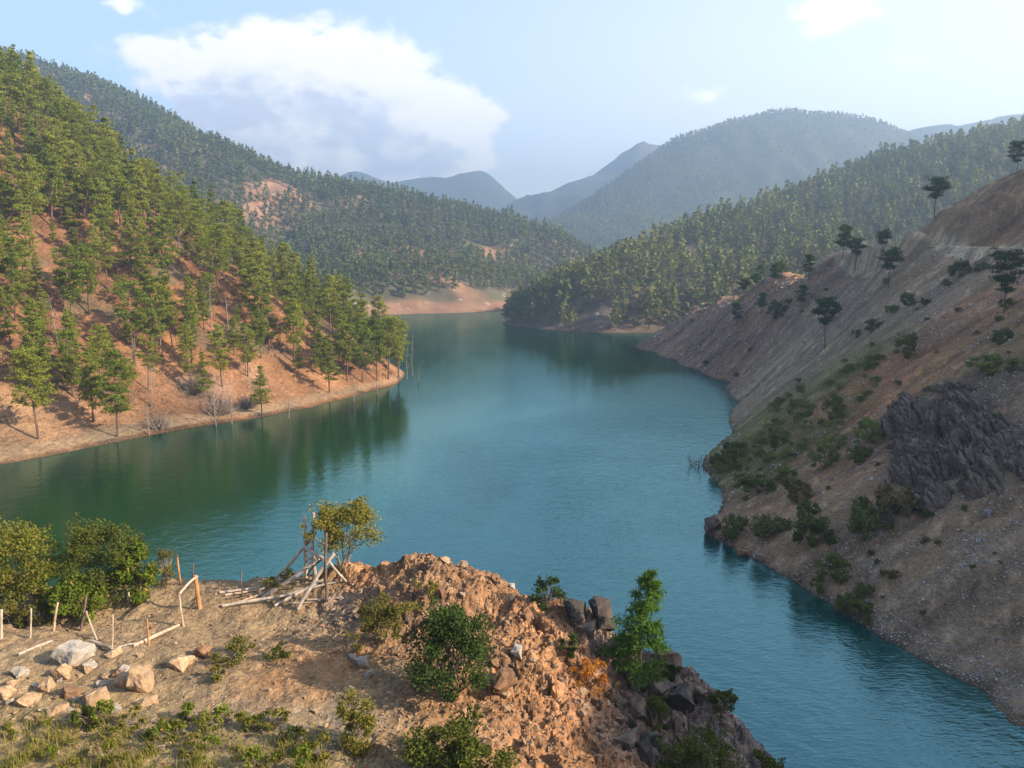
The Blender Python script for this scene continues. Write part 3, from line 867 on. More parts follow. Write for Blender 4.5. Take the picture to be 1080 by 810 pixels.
def pine_geo(seed, h=12.0, width=2.6, bare=0.22, style='cone', whorls=15, tuft=0.34, per=10, trunk_r=0.17, pad=.34, aspect=.40):
    rng = np.random.default_rng(seed)
    tr = Geo(); cr = Geo()
    n = 9; t = np.linspace(0, 1, n)
    lean = rng.normal(0, 0.25, 2)
    path = np.stack([lean[0] * t ** 2 + 0.10 * np.sin(t * 5 + seed), lean[1] * t ** 2 + 0.10 * np.cos(t * 4 + seed), t * h], 1)
    tr.add(*tube(path, trunk_r * (h / 12) * (1 - 0.88 * t) + 0.015, 6))
    cents = []
    for w in range(whorls):
        f = bare + (1 - bare) * (w + rng.uniform(0, .8)) / whorls
        f = min(f, 0.985)
        q = (f - bare) / (1 - bare)
        if style == 'cone': prof = (1 - q) ** 0.75 * (0.55 + 0.45 * min(1, q * 6 + .2)) + 0.07
        elif style == 'round': prof = math.sqrt(max(0.02, 1 - (2 * q - 0.85) ** 2 * 0.75)) * 0.95
        else: prof = 0.35 + 0.65 * math.sin(min(1, q * 1.15) * math.pi * 0.80)
        base = np.array([np.interp(f, t, path[:, i]) for i in range(3)])
        nb = rng.integers(3, 6)
        a0 = rng.uniform(0, 6.28)
        for k in range(nb):
            if rng.random() < 0.13: continue
            az = a0 + k * 6.283 / nb + rng.normal(0, .35)
            L = width * prof * rng.uniform(0.55, 1.2)
            rise = L * rng.uniform(-0.05, 0.38) * (1.4 if q > .6 else 1)
            s = np.linspace(0, 1, 4)
            br = base + np.stack([np.cos(az) * L * s, np.sin(az) * L * s, rise * s ** 1.6], 1)
            tr.add(*tube(br, 0.045 * (h / 12) * (1 - s * 0.8), 3, False))
            nc = max(2, int(2 + L * 1.3))
            for c in range(nc):
                u = 0.38 + 0.66 * (c + rng.random()) / nc
                p = base + np.array([math.cos(az) * L * u, math.sin(az) * L * u, rise * u ** 1.6 + 0.12]) + rng.normal(0, .16, 3) * min(1, .25 + prof)
                k2 = int(per * rng.uniform(0.7, 1.3))
                cents.append(p + rng.normal(0, 1, (k2, 3)) * np.array([pad, pad, pad * .42]) * (.3 + .7 * min(1, prof * 1.4)))
    top = path[-1]
    cents.append(top + rng.normal(0, 1, (8, 3)) * np.array([.16, .16, .4]) - np.array([0, 0, .3]))
    cr.add(*leaf_quads(rng, np.concatenate(cents), tuft, aspect, 0.2))
    return tr, cr


def make_pine(mats, **kw):
    tr, cr = pine_geo(**kw)
    return tr.mesh('trunk', mats[1]), cr.mesh('crown', mats[0])


def plant_tree(meshes, loc, s, rz, label, group=None, cat='pine tree', name='pine_tree'):
    r = bpy.data.objects.new(name, None); COL.objects.link(r)
    r.empty_display_size = 0.5
    r.location = loc; r.rotation_euler = (0, 0, rz); r.scale = (s, s, s) if np.isscalar(s) else s
    tag(r, label, cat, group)
    link('trunk', meshes[0], r); link('crown', meshes[1], r)
    return r


# ------------------------------------------------------------------ pines on the left hillside
rng = np.random.default_rng(5)
PM = (M['needles'], M['bark'])
PINES = [make_pine(PM, seed=10 + i, h=12.5, tuft=.25, aspect=.28, per=23, whorls=16, pad=.30, width=[2.3, 2.5, 2.0, 2.7, 2.4, 2.1, 2.6, 2.3][i], bare=[.2, .28, .16, .36, .22, .3, .25, .18][i], style=['cone', 'round', 'cone', 'round', 'cone', 'round', 'flat', 'cone'][i]) for i in range(8)]
PINES += [make_pine(PM, seed=30 + i, h=12.5, tuft=.24, aspect=.28, per=21, whorls=[13, 17, 11, 15][i], pad=.27, width=[1.8, 2.1, 2.9, 1.6][i], bare=[.3, .12, .42, .2][i], style=['cone', 'cone', 'flat', 'round'][i]) for i in range(4)]

# trees that stand out along the shore: (px, py of the foot, height in px, variant, label)
NAMED = [
    (40, 463, 92, 3, 'pine standing alone on the bare lower bank, trunk and round crown free of other trees'),
    (124, 461, 88, 1, 'pine at the water edge with a dark crown, directly left of the first bare snag'),
    (98, 446, 76, 0, 'slim pine just behind and left of the dark crowned pine at the water edge'),
    (78, 420, 84, 2, 'thin tall trunked pine between the lone bank pine and the water edge pines'),
    (276, 438, 52, 4, 'small cone shaped pine near the water, between the pair of snags and the thin snag'),
    (347, 414, 60, 0, 'full cone shaped pine standing apart on the bare red slope above the shore'),
    (310, 384, 66, 5, 'pine uphill of the full cone shaped pine, where bare red earth opens below it'),
    (262, 398, 54, 1, 'pine with a clear trunk on the red earth above the small cone shaped shore pine'),
    (366, 402, 58, 3, 'bare stemmed pine on the headland, inland end of the shoreline row'),
    (383, 404, 62, 1, 'second pine of the headland row, counted from its inland end'),
    (398, 402, 66, 5, 'pine in the middle of the headland row, its trunk rising from red earth'),
    (410, 401, 64, 3, 'pine beside the last one of the headland row above the point'),
    (420, 399, 60, 6, 'outermost pine of the headland, right at the tip of the point'),
    (158, 350, 40, 2, 'short young pine standing in the open red gully of the left hillside'),
    (215, 420, 48, 7, 'bushy pine above the dark brushwood at the shore, left of the pair of snags'),
]
placed = []
for px, py, hp, vi, lab in NAMED:
    p = LEFT.hit(px, py, 80)
    if p is None: print('miss', px, py); continue
    s = hp * (p.y * CT + (CAMZ - p.z) * ST) / F / 12.0
    plant_tree(PINES[vi], p - Vector((0, 0, .15)), s, rng.uniform(0, 6.28), lab)
    placed.append((p.x, p.y))
# bare strips of red earth, as seen: (px, py, half width px, half height px)
BARE = [(165, 285, 26, 22), (195, 320, 22, 28), (140, 320, 14, 26), (225, 375, 20, 30), (280, 405, 34, 14), (200, 430, 34, 14), (60, 440, 66, 12), (15, 440, 24, 40), (330, 408, 40, 12), (180, 400, 22, 30), (170, 440, 30, 16), (300, 350, 16, 16), (90, 300, 12, 18),
        (120, 345, 16, 14), (340, 385, 16, 10), (60, 385, 18, 16), (240, 330, 12, 14), (25, 400, 14, 14), (250, 425, 40, 10)]
cand = []
N = 90000
xs = rng.uniform(-200, -20, N); ys = rng.uniform(80, 285, N); zs = LEFT.h(xs, ys)
pr = project(np.stack([xs, ys, zs], 1))
dens = 0.5 + 0.5 * fbm(xs * 0.05, ys * 0.05, 3, 7)
for i in range(N):
    px, py, dd = pr[i]
    if zs[i] < 2.4 or px < -25 or px > 430: continue
    if any(((px - a) / c) ** 2 + ((py - b_) / e) ** 2 < 1 for a, b_, c, e in BARE): continue
    if dens[i] < 0.06 + (0.23 if py > 330 else 0.0 if py < 220 else 0.08): continue
    cand.append((xs[i], ys[i], zs[i], dd, px, py))
grid = {}
for (x, y) in placed: grid.setdefault((int(x // 5), int(y // 5)), []).append((x, y))
sel = []
for c in cand:
    gx, gy = int(c[0] // 5), int(c[1] // 5)
    md = 3.5 if c[5] < 300 else 4.0
    if any((c[0] - a) ** 2 + (c[1] - b_) ** 2 < md * md for i in (-1, 0, 1) for j in (-1, 0, 1) for a, b_ in grid.get((gx + i, gy + j), ())): continue
    grid.setdefault((gx, gy), []).append((c[0], c[1])); sel.append(c)
# keep only those in sight: the ground point or the crown must rise above what lies in front
def in_sight(T, x, y, z, hh):
    n = 60; t = np.linspace(0.3, 0.97, n)
    return bool((T.h(x * t, y * t) < CAMZ + (z + hh - CAMZ) * t + 0.3).all())
sel = [c for c in sel if in_sight(LEFT, c[0], c[1], c[2], 10)]
sel.sort(key=lambda c: c[3])
print('left pines', len(sel))
NIND = 255
for c in sel[:NIND]:
    s = rng.choice([0.45, 0.62, 0.8, 0.92, 1.0, 1.08, 1.2]) * rng.uniform(0.93, 1.07)
    t_ = plant_tree(PINES[rng.integers(12)], (c[0], c[1], c[2] - .2), (s * rng.uniform(.78, 1.1), s * rng.uniform(.78, 1.1), s), rng.uniform(0, 6.28),
               'sunlit green pine in the wood covering the red earth hillside on the left', 'pines in the left hillside wood')
    t_.rotation_euler = (rng.normal(0, .035), rng.normal(0, .035), rng.uniform(0, 6.28))


# low growth and deadfall between the pines
M['under'] = leaf_mat('undergrowth_leaves', (0.075, 0.060, 0.028), (0.15, 0.14, 0.045), 0.25)
ux = rng.uniform(-170, -22, 9000); uy = rng.uniform(95, 250, 9000); uz = LEFT.h(ux, uy)
ok = (uz > 1.6) & (fbm(ux * .07, uy * .07, 4, 43) > .12)
Cu = np.stack([ux, uy, uz], 1)[ok][:1500]
Cu = (Cu[:, None, :] + rng.normal(0, 1, (len(Cu), 26, 3)) * np.array([.55, .55, .28]) + [0, 0, .35]).reshape(-1, 3)
V, Q = leaf_quads(rng, Cu, .16, .5, .2)
o = link('undergrowth', new_mesh('undergrowth', V, Q, False, (M['under'],)), kind='stuff'); o['label'] = 'low brown green undergrowth on the left hillside'


# ------------------------------------------------------------------ forests too dense to count
def forest(name, pts, variants, rng, smin, smax, mats, tr_mat=None):
    """one mesh: a merged wood. variants: list of (V, Q, matidx)"""
    Vs, Qs, Ms = [], [], []; n = 0
    for (x, y, z) in pts:
        V, Q, mi = variants[rng.integers(len(variants))]
        a = rng.uniform(0, 6.28); s = rng.uniform(smin, smax); ca, sa = math.cos(a) * s, math.sin(a) * s
        W_ = np.empty_like(V)
        W_[:, 0] = V[:, 0] * ca - V[:, 1] * sa + x; W_[:, 1] = V[:, 0] * sa + V[:, 1] * ca + y; W_[:, 2] = V[:, 2] * s * rng.uniform(.85, 1.2) + z
        Vs.append(W_); Qs.append(Q + n); Ms.append(mi); n += len(V)
    me = new_mesh(name, np.concatenate(Vs), np.concatenate(Qs), False, mats, np.concatenate(Ms))
    return link(name, me, kind='stuff')


def merged_variant(tr, cr):
    V1, Q1 = tr.arrays(); V2, Q2 = cr.arrays()
    return np.concatenate([V1, V2]), np.concatenate([Q1, Q2 + len(V1)]), np.concatenate([np.ones(len(Q1), int), np.zeros(len(Q2), int)])


near_var = [merged_variant(*pine_geo(seed=40 + i, h=12, width=2.7, bare=.22, style=['cone', 'round', 'cone'][i], whorls=10, per=6, tuft=.5)) for i in range(3)]
if len(sel) > NIND:
    o = forest('forest', [(c[0], c[1], c[2] - .2) for c in sel[NIND:NIND + 900]], near_var, rng, .75, 1.1, (M['needles'], M['bark']))
    o['label'] = 'upper part of the pine wood on the left hillside'


def far_geo(seed, h, w, n, size):
    r = np.random.default_rng(seed)
    tr = Geo(); cr = Geo()
    tr.add(*tube([(0, 0, 0), (0, 0, h * .9)], [0.22, 0.05], 3, False))
    q = r.beta(1.2, 1.6, n); f = .2 + .8 * q
    prof = w * ((1 - q) ** .7 * np.minimum(1, q * 5 + .35)) * r.uniform(.35, 1.1, n)
    az = r.uniform(0, 6.28, n)
    # gather into clumps
    az = np.round(az * 1.1 + r.normal(0, .2, n)) / 1.1 + r.normal(0, .25, n)
    C_ = np.stack([np.cos(az) * prof, np.sin(az) * prof, f * h], 1)
    cr.add(*leaf_quads(r, C_, size, .6, .2))
    return merged_variant(tr, cr)


def scatter(T, n, xr, yr, zmin, fn, rng, mind, pxr=(-30, 1110), hh=8, check=True):
    xs = rng.uniform(*xr, n); ys = rng.uniform(*yr, n); zs = T.h(xs, ys)
    ok = (zs > zmin) & fn(xs, ys, zs)
    xs, ys, zs = xs[ok], ys[ok], zs[ok]
    pr = project(np.stack([xs, ys, zs], 1))
    ok = (pr[:, 0] > pxr[0]) & (pr[:, 0] < pxr[1]) & (pr[:, 1] > -40)
    xs, ys, zs = xs[ok], ys[ok], zs[ok]
    grid = {}; res = []
    for x, y, z in zip(xs, ys, zs):
        gx, gy = int(x // mind), int(y // mind)
        if any((x - a) ** 2 + (y - b_) ** 2 < mind * mind for i in (-1, 0, 1) for j in (-1, 0, 1) for a, b_ in grid.get((gx + i, gy + j), ())): continue
        if check and not in_sight(T, x, y, z, hh): continue
        grid.setdefault((gx, gy), []).append((x, y)); res.append((x, y, z))
    return res


rng = np.random.default_rng(8)
vF = [far_geo(60 + i, 12, 2.8, 75, 1.0) for i in range(6)]
dC = lambda x, y, z: (fbm(x * .012, y * .012, 4, 95) + 0.5 * fbm(x * .05, y * .05, 2, 98) < 0.30 + rng.uniform(-.2, .2, x.shape)) & (z > 10 + 3 * fbm(x * .03, y * .03, 3, 94))
ptsC = scatter(FAR, 90000, (-600, 200), (420, 1050), 5, dC, rng, 4.4)
print('far slope trees', len(ptsC))
o = forest('forest', [(x, y, z - .3) for x, y, z in ptsC[:9000]], vF, rng, .5, 1.2, (M['needles_far'], M['bark']))
o['label'] = 'pine forest on the long slope behind the left hillside'
dD = lambda x, y, z: ((fbm(x * .014, y * .014, 4, 106) + 0.4 * fbm(x * .06, y * .06, 2, 108) < 0.5 + rng.uniform(-.2, .2, x.shape)) | (z < 25)) & (z > 0.7) & (np.hypot((x - WP(630, 350)[0]) / 8, (y - WP(630, 350)[1] - 4) / 7) > 1)
ptsD = scatter(HILL, 60000, (-10, 500), (300, 700), .6, dD, rng, 3.9)
print('hill trees', len(ptsD))
vD = [far_geo(70 + i, 11, 2.9, 90, .85) for i in range(6)]
o = forest('forest', [(x, y, z - .3) for x, y, z in ptsD[:9000]], vD, rng, .5, 1.3, (M['needles_far'], M['bark']))
o['label'] = 'pine forest on the hill across the water'
vM = [far_geo(80 + i, 9, 2.6, 14, 1.9) for i in range(4)]
ptsM = scatter(MT1, 120000, (-100, 1250), (850, 1650), 20, lambda x, y, z: fbm(x / 155, y / 155, 4, 210) < .35, rng, 6.2, hh=12)
print('mountain trees', len(ptsM))
o = forest('forest', [(x, y, z - .5) for x, y, z in ptsM[:14000]], vM, rng, .7, 1.15, (M['needles_far'], M['bark']))
o['label'] = 'forest on the far hazy mountain'


# ------------------------------------------------------------------ foreground: shrubs, stones, stakes
M['leaf_light'] = leaf_mat('leaves_yellow_green', (0.105, 0.125, 0.020), (0.23, 0.22, 0.040), 0.38, 0.9, (0.30, 0.19, 0.06), 0.06)
M['leaf_bright'] = leaf_mat('leaves_bright_green', (0.085, 0.135, 0.018), (0.20, 0.235, 0.035), 0.40, 0.9, (0.33, 0.20, 0.06), 0.05)
M['leaf_mid'] = leaf_mat('leaves_mid_green', (0.055, 0.075, 0.016), (0.125, 0.135, 0.028), 0.30, 0.9)
M['leaf_dark'] = leaf_mat('leaves_dark_green', (0.025, 0.050, 0.014), (0.070, 0.100, 0.026), 0.25, 1.2)
M['leaf_olive'] = leaf_mat('leaves_olive', (0.085, 0.085, 0.022), (0.17, 0.15, 0.04), 0.30, 1.0)
M['leaf_yellow'] = leaf_mat('leaves_olive_yellow', (0.12, 0.12, 0.025), (0.25, 0.22, 0.045), 0.38, 1.2, (0.30, 0.20, 0.05), 0.06)
M['leaf_orange'] = leaf_mat('leaves_orange', (0.32, 0.115, 0.022), (0.50, 0.22, 0.045), 0.35, 1.2)
M['leaf_scrub'] = leaf_mat('leaves_hillside_scrub', (0.080, 0.105, 0.028), (0.18, 0.20, 0.058), 0.30)
M['leaf_scrub_bright'] = leaf_mat('leaves_bright_hillside_scrub', (0.145, 0.170, 0.040), (0.24, 0.26, 0.08), 0.30)
M['leaf_scrub_brown'] = leaf_mat('leaves_brown_hillside_scrub', (0.11, 0.085, 0.045), (0.20, 0.16, 0.07), 0.25)
M['grass'] = leaf_mat('dry_grass', (0.10, 0.115, 0.02), (0.30, 0.25, 0.07), 0.35, 0.8)
M['stem'] = simple_mat('shrub_stems', (0.09, 0.065, 0.045), (0.20, 0.15, 0.11), 9.0)
M['twig'] = simple_mat('dry_twigs', (0.15, 0.115, 0.09), (0.30, 0.24, 0.19), 9.0)
M['wood'] = simple_mat('weathered_wood', (0.28, 0.19, 0.13), (0.52, 0.40, 0.29), 7.0, (1, 1, .25), .85, .5, .01)
M['wood_grey'] = simple_mat('grey_bleached_wood', (0.26, 0.21, 0.17), (0.50, 0.42, 0.335), 7.0, (1, 1, .25), .85, .5, .01)
M['wood_orange'] = simple_mat('orange_barked_wood', (0.26, 0.12, 0.05), (0.46, 0.24, 0.10), 7.0, (1, 1, .25), .85, .5, .01)
M['wood_dark'] = simple_mat('dark_old_wood', (0.08, 0.055, 0.045), (0.17, 0.12, 0.09), 7.0, (1, 1, .25), .85, .5, .01)
M['rock_tan'] = simple_mat('tan_rock', (0.22, 0.135, 0.075), (0.40, 0.275, 0.165), 6, (1, 1, 1.4), .92, .8, .06, .18)
M['rock_grey'] = simple_mat('grey_rock', (0.20, 0.175, 0.145), (0.37, 0.32, 0.265), 6, (1, 1, 1.4), .92, .8, .06, .15)
M['rock_brown'] = simple_mat('brown_rock', (0.13, 0.070, 0.040), (0.29, 0.165, 0.09), 6, (1, 1, 1.4), .92, .8, .06, .25)
M['rock_dark'] = simple_mat('dark_rock', (0.070, 0.050, 0.038), (0.20, 0.15, 0.11), 2.5, (1, 1, 1.6), .9, .9, .15, .15)
M['rock_black'] = simple_mat('black_rock', (0.022, 0.018, 0.016), (0.085, 0.068, 0.058), 2.5, (1, 1, 1.6), .9, .9, .15, .15)
M['rock_scree'] = simple_mat('grey_scree_stone', (0.22, 0.20, 0.19), (0.46, 0.43, 0.40), 1.6, (1, 1, 1), .9, .5, .05, .35)


def shrub_geo(seed, w, h, nleaf, leaf, clear=0.12, clumps=26, stems=5, flat=0.0, sr=0.025, spread=1.0, topheavy=0.0):
    rng = np.random.default_rng(seed)
    st = Geo(); lf = Geo()
    cents = []
    for k in range(clumps):
        a = rng.uniform(0, 6.28); rr = math.sqrt(rng.random()) * 0.5
        zz = clear + (1 - clear) * rng.random() ** (0.75 - 0.4 * topheavy)
        q = (zz - clear) / (1 - clear)
        prof = math.sqrt(max(0.05, 1 - (1.55 * q - 0.62) ** 2)) if not topheavy else 0.25 + 0.75 * math.sin(min(1.0, .25 + q) * 2.3)
        cents.append((math.cos(a) * rr * w * prof * spread, math.sin(a) * rr * w * prof * spread, zz * h * 0.95))
    cents = np.array(cents)
    for k in range(stems):
        a = rng.uniform(0, 6.28); c = cents[rng.integers(len(cents))]
        b = np.array([math.cos(a), math.sin(a), 0]) * 0.05 * w
        mid = b * 1.5 + np.array([c[0] * .35, c[1] * .35, c[2] * .5])
        st.add(*tube([b - [0, 0, .25], b + [0, 0, .02], mid, c * .95], [sr * 1.2, sr, sr * .7, sr * .25], 5, False))
        for j in range(4):
            d = cents[rng.integers(len(cents))]
            st.add(*tube([mid, (mid + d) / 2 + rng.normal(0, .04 * w, 3), d], [sr * .55, sr * .4, sr * .15], 4, False))
    per = nleaf // clumps
    P = []
    for c in cents:
        s = np.array([1, 1, .8]) * 0.105 * (w + h) * 0.5 * rng.uniform(.6, 1.45)
        n = int(per * rng.uniform(.5, 1.5))
        v = rng.normal(0, 1, (n, 3)); v /= np.linalg.norm(v, axis=1)[:, None]
        P.append(c + v * (rng.random(n)[:, None] ** .5) * 1.55 * s)
    for k in range(max(4, clumps // 3)):                     # upright sprigs break the outline
        c = cents[rng.integers(len(cents))]
        if c[2] < .45 * h: continue
        d = np.array([c[0] * .5 + rng.normal(0, .1 * w), c[1] * .5 + rng.normal(0, .1 * w), h * .5]); d *= rng.uniform(.3, .75) * .5
        n = max(12, per // 6); u = rng.random(n)[:, None]
        P.append(c + d * (.6 + u) + rng.normal(0, .022 * (w + h), (n, 3)) * (1.3 - u))
    P = np.concatenate(P); P[:, 2] = np.maximum(P[:, 2], 0.03)
    lf.add(*leaf_quads(rng, P, leaf, .62, flat))
    return st, lf


def shrub(name, label, loc, geo, mats, cat='shrub', group=None, rz=0.0):
    r = bpy.data.objects.new(name, None); COL.objects.link(r); r.location = loc; r.rotation_euler = (0, 0, rz); r.empty_display_size = .3
    tag(r, label, cat, group)
    link('stems', geo[0].mesh('stems', mats[1]), r); link('foliage', geo[1].mesh('foliage', mats[0]), r)
    return r


def find(T, px, py, tries=14):
    for k in range(tries):
        p = T.hit(px, py + k * 2)
        if p is not None: return p
    raise ValueError((px, py))


def pxm(p): return (p[1] * CT + (CAMZ - p[2]) * ST) / F      # metres per photo pixel at a point


FG = [  # px, foot py, width px, height px, leaves, leaf size, material, name, label, extra
    (24, 643, 76, 87, 8000, .060, 'leaf_light', 'shrub', 'tall yellow green bush at the left end of the stake fence', dict(clear=.1, clumps=44, stems=7)),
    (112, 636, 82, 84, 9500, .055, 'leaf_mid', 'shrub', 'biggest and darkest round bush behind the stake fence', dict(clear=.08, clumps=44, stems=7)),
    (84, 648, 78, 38, 5500, .070, 'leaf_bright', 'shrub', 'low bright green bush in front of the big dark round one', dict(clear=.1, clumps=30)),
    (146, 634, 40, 62, 4200, .085, 'leaf_bright', 'shrub', 'upright bright large leaved bush on the right flank of the big dark one', dict(clear=.1, clumps=22)),
    (14, 660, 46, 26, 2200, .05, 'leaf_olive', 'shrub', 'thin olive bush low behind the two leftmost stakes', dict(clear=.05, clumps=16)),
    (46, 657, 34, 24, 1500, .05, 'leaf_olive', 'shrub', 'sparse olive bush between the second and third stakes from the left', dict(clear=.05, clumps=12)),
    (173, 617, 26, 40, 1100, .045, 'leaf_olive', 'shrub', 'small half dry bush beside the tall orange stake', dict(clear=.1, clumps=14, stems=12)),
    (362, 596, 74, 62, 5200, .062, 'leaf_yellow', 'small_tree', 'small umbrella shaped tree with olive yellow leaves beside the scaffold', dict(clear=.42, clumps=34, stems=8, topheavy=.3, sr=.035)),
    (404, 676, 50, 48, 4200, .042, 'leaf_olive', 'shrub', 'round olive bush on the rocky mound, left of the dark green bush', dict(clear=.25, clumps=26)),
    (476, 738, 90, 98, 10500, .055, 'leaf_dark', 'small_tree', 'dark green dense round bush on a short trunk in the middle of the rocky mound', dict(clear=.2, clumps=46, stems=6, sr=.06)),
    (486, 822, 104, 54, 6500, .055, 'leaf_mid', 'shrub', 'green bush at the bottom edge below the rocky mound', dict(clear=.05, clumps=34)),
    (622, 724, 46, 26, 2000, .042, 'leaf_orange', 'shrub', 'low rusty orange bush near the edge of the dark cliff', dict(clear=.02, clumps=22, stems=7)),
    (578, 645, 40, 38, 1100, .055, 'leaf_dark', 'shrub', 'thin airy grey green bush on the crest left of the black rocks', dict(clear=.2, clumps=14, stems=7)),
    (764, 752, 28, 26, 1000, .05, 'leaf_mid', 'shrub', 'small dark bush growing out over the water from the cliff edge', dict(clear=.1, clumps=12)),
    (738, 822, 84, 46, 4200, .050, 'leaf_mid', 'shrub', 'wide dark bush at the foot of the shaded cliff by the bottom edge', dict(clear=.03, clumps=30)),
    (803, 818, 40, 22, 1300, .05, 'leaf_mid', 'shrub', 'low dark bush right at the water corner below the cliff', dict(clear=.03, clumps=14)),
    (690, 768, 40, 32, 1400, .045, 'leaf_mid', 'shrub', 'dark scrubby bush clinging to the middle of the shaded cliff face', dict(clear=.05, clumps=18)),
    (602, 690, 26, 22, 900, .04, 'leaf_dark', 'shrub', 'small dark thorny bush just left of the rusty orange bush', dict(clear=.05, clumps=10)),
    (706, 716, 26, 16, 800, .045, 'leaf_dark', 'shrub', 'low green bush at the foot of the young pine', dict(clear=.03, clumps=10)),
    (374, 792, 44, 62, 2400, .045, 'leaf_yellow', 'shrub', 'yellowish bush on the slope between bare earth and the bottom green bush', dict(clear=.03, clumps=18)),
    (250, 694, 50, 17, 1500, .045, 'leaf_olive', 'shrub', 'low spreading olive bush among stones below the pole pile', dict(clear=.02, clumps=16)),
    (292, 694, 26, 14, 700, .04, 'leaf_mid', 'shrub', 'small low bush right of the spreading olive bush below the pole pile', dict(clear=.02, clumps=9)),
    (226, 716, 26, 16, 600, .045, 'leaf_yellow', 'shrub', 'small yellow tuft between the pale boulder and the spreading olive bush', dict(clear=.02, clumps=8)),
    (200, 760, 26, 17, 420, .055, 'leaf_bright', 'shrub', 'small bright green plant alone on the bare slope', dict(clear=.05, clumps=8)),
    (92, 768, 30, 22, 900, .05, 'leaf_mid', 'shrub', 'dark green little bush in the dry grass below the boulders', dict(clear=.03, clumps=10)),
    (170, 790, 28, 18, 500, .04, 'leaf_olive', 'shrub', 'thin grey green weed beside the bare twig near the bottom edge', dict(clear=.05, clumps=8)),
    (298, 618, 32, 18, 900, .045, 'leaf_yellow', 'shrub', 'yellow green bush low under the slanting pole of the frame', dict(clear=.02, clumps=10)),
    (448, 628, 34, 18, 700, .04, 'leaf_yellow', 'shrub', 'yellow green tuft on top of the rocky mound', dict(clear=.02, clumps=10)),
    (432, 658, 22, 26, 700, .04, 'leaf_yellow', 'shrub', 'yellow weeds between the olive bush and the dark green bush', dict(clear=.02, clumps=9)),
    (372, 690, 20, 26, 350, .04, 'leaf_yellow', 'shrub', 'wispy yellow weed beside the grey stones at the mound foot', dict(clear=.02, clumps=7)),
]
for k, (px, py, wp, hp, nl, ls, mt, nm, lab, ex) in enumerate(FG):
    p = find(BLUFF, px, py); s = pxm(p)
    if nm == 'small_tree' and hp > 90: s *= 1.0
    geo = shrub_geo(300 + k, wp * s, hp * s * 1.02, int(nl * 1.25), ls, **ex)
    shrub(nm, lab, p - Vector((0, 0, .06)), geo, (M[mt], M['twig'] if mt in ('leaf_yellow', 'leaf_olive') else M['stem']), 'small tree' if nm == 'small_tree' else 'shrub')

# young pine on the cliff
p = find(BLUFF, 676, 716); s = pxm(p)
tr, cr = pine_geo(seed=79, h=120 * s, width=31 * s, bare=.02, style='cone', whorls=18, tuft=.17, aspect=.13, per=56, trunk_r=.16, pad=.17)
plant_tree((tr.mesh('trunk', M['bark']), cr.mesh('crown', M['needles_young'])), p - Vector((0, 0, .2)), 1.0, 0.4, 'young bright green pine on the cliff edge beside the black rocks')


# ---- stones
def rock_mesh(name, seed, m, n=15, sq=(1, .8, .65), sub=2, rough=0.04, flatbase=True):
    rng = np.random.default_rng(seed)
    v = rng.normal(size=(n, 3)); v /= np.linalg.norm(v, axis=1)[:, None]
    v = np.sign(v) * np.abs(v) ** 0.75 * rng.uniform(.75, 1, (n, 1)) * np.array(sq) * .5
    bm = bmesh.new()
    for a in v: bm.verts.new(a)
    r = bmesh.ops.convex_hull(bm, input=bm.verts)
    bmesh.ops.delete(bm, geom=list({e for e in r['geom_interior'] + r['geom_unused'] if isinstance(e, bmesh.types.BMVert) and e.is_valid}), context='VERTS')
    if sub: bmesh.ops.subdivide_edges(bm, edges=bm.edges[:], cuts=sub, use_grid_fill=True)
    bmesh.ops.triangulate(bm, faces=bm.faces[:])
    co = np.array([q.co for q in bm.verts])
    d = fbm(co[:, 0] * 3 + co[:, 2] * 2 + seed, co[:, 1] * 3 - co[:, 2] * 2.3, 3, seed)
    for q, k in zip(bm.verts, d): q.co *= 1 + rough * 2.5 * float(k)
    me = bpy.data.meshes.new(name); bm.to_mesh(me); bm.free()
    me.materials.append(m)
    return me


RK = {k: [rock_mesh('boulder', 500 + i + 20 * j, M[k], sub=4, rough=.07, n=10 if k in ('rock_black', 'rock_dark') else 15, sq=[(1, .8, .65), (1, .9, .8), (1, .6, .5), (1, .85, .45)][i]) for i in range(4)] for j, k in enumerate(('rock_tan', 'rock_grey', 'rock_brown', 'rock_dark', 'rock_scree', 'rock_black'))}
rng = np.random.default_rng(21)


def boulder(T, px, py, wp, hp, kind, v, label, group=None, rz=None, name='boulder', sink=.22, cat='boulder'):
    p = find(T, px, py); s = pxm(p)
    o = link(name, RK[kind][v], None, p + Vector((0, 0, hp * s * (.5 - sink))), label, cat, group)
    o.rotation_euler = (rng.normal(0, .12), rng.normal(0, .12), rng.uniform(0, 6.28) if rz is None else rz)
    q = [.65, .8, .5, .45][v]
    o.scale = (wp * s * 1.1, wp * s * 1.1, hp * s * 1.25 / q)
    return o


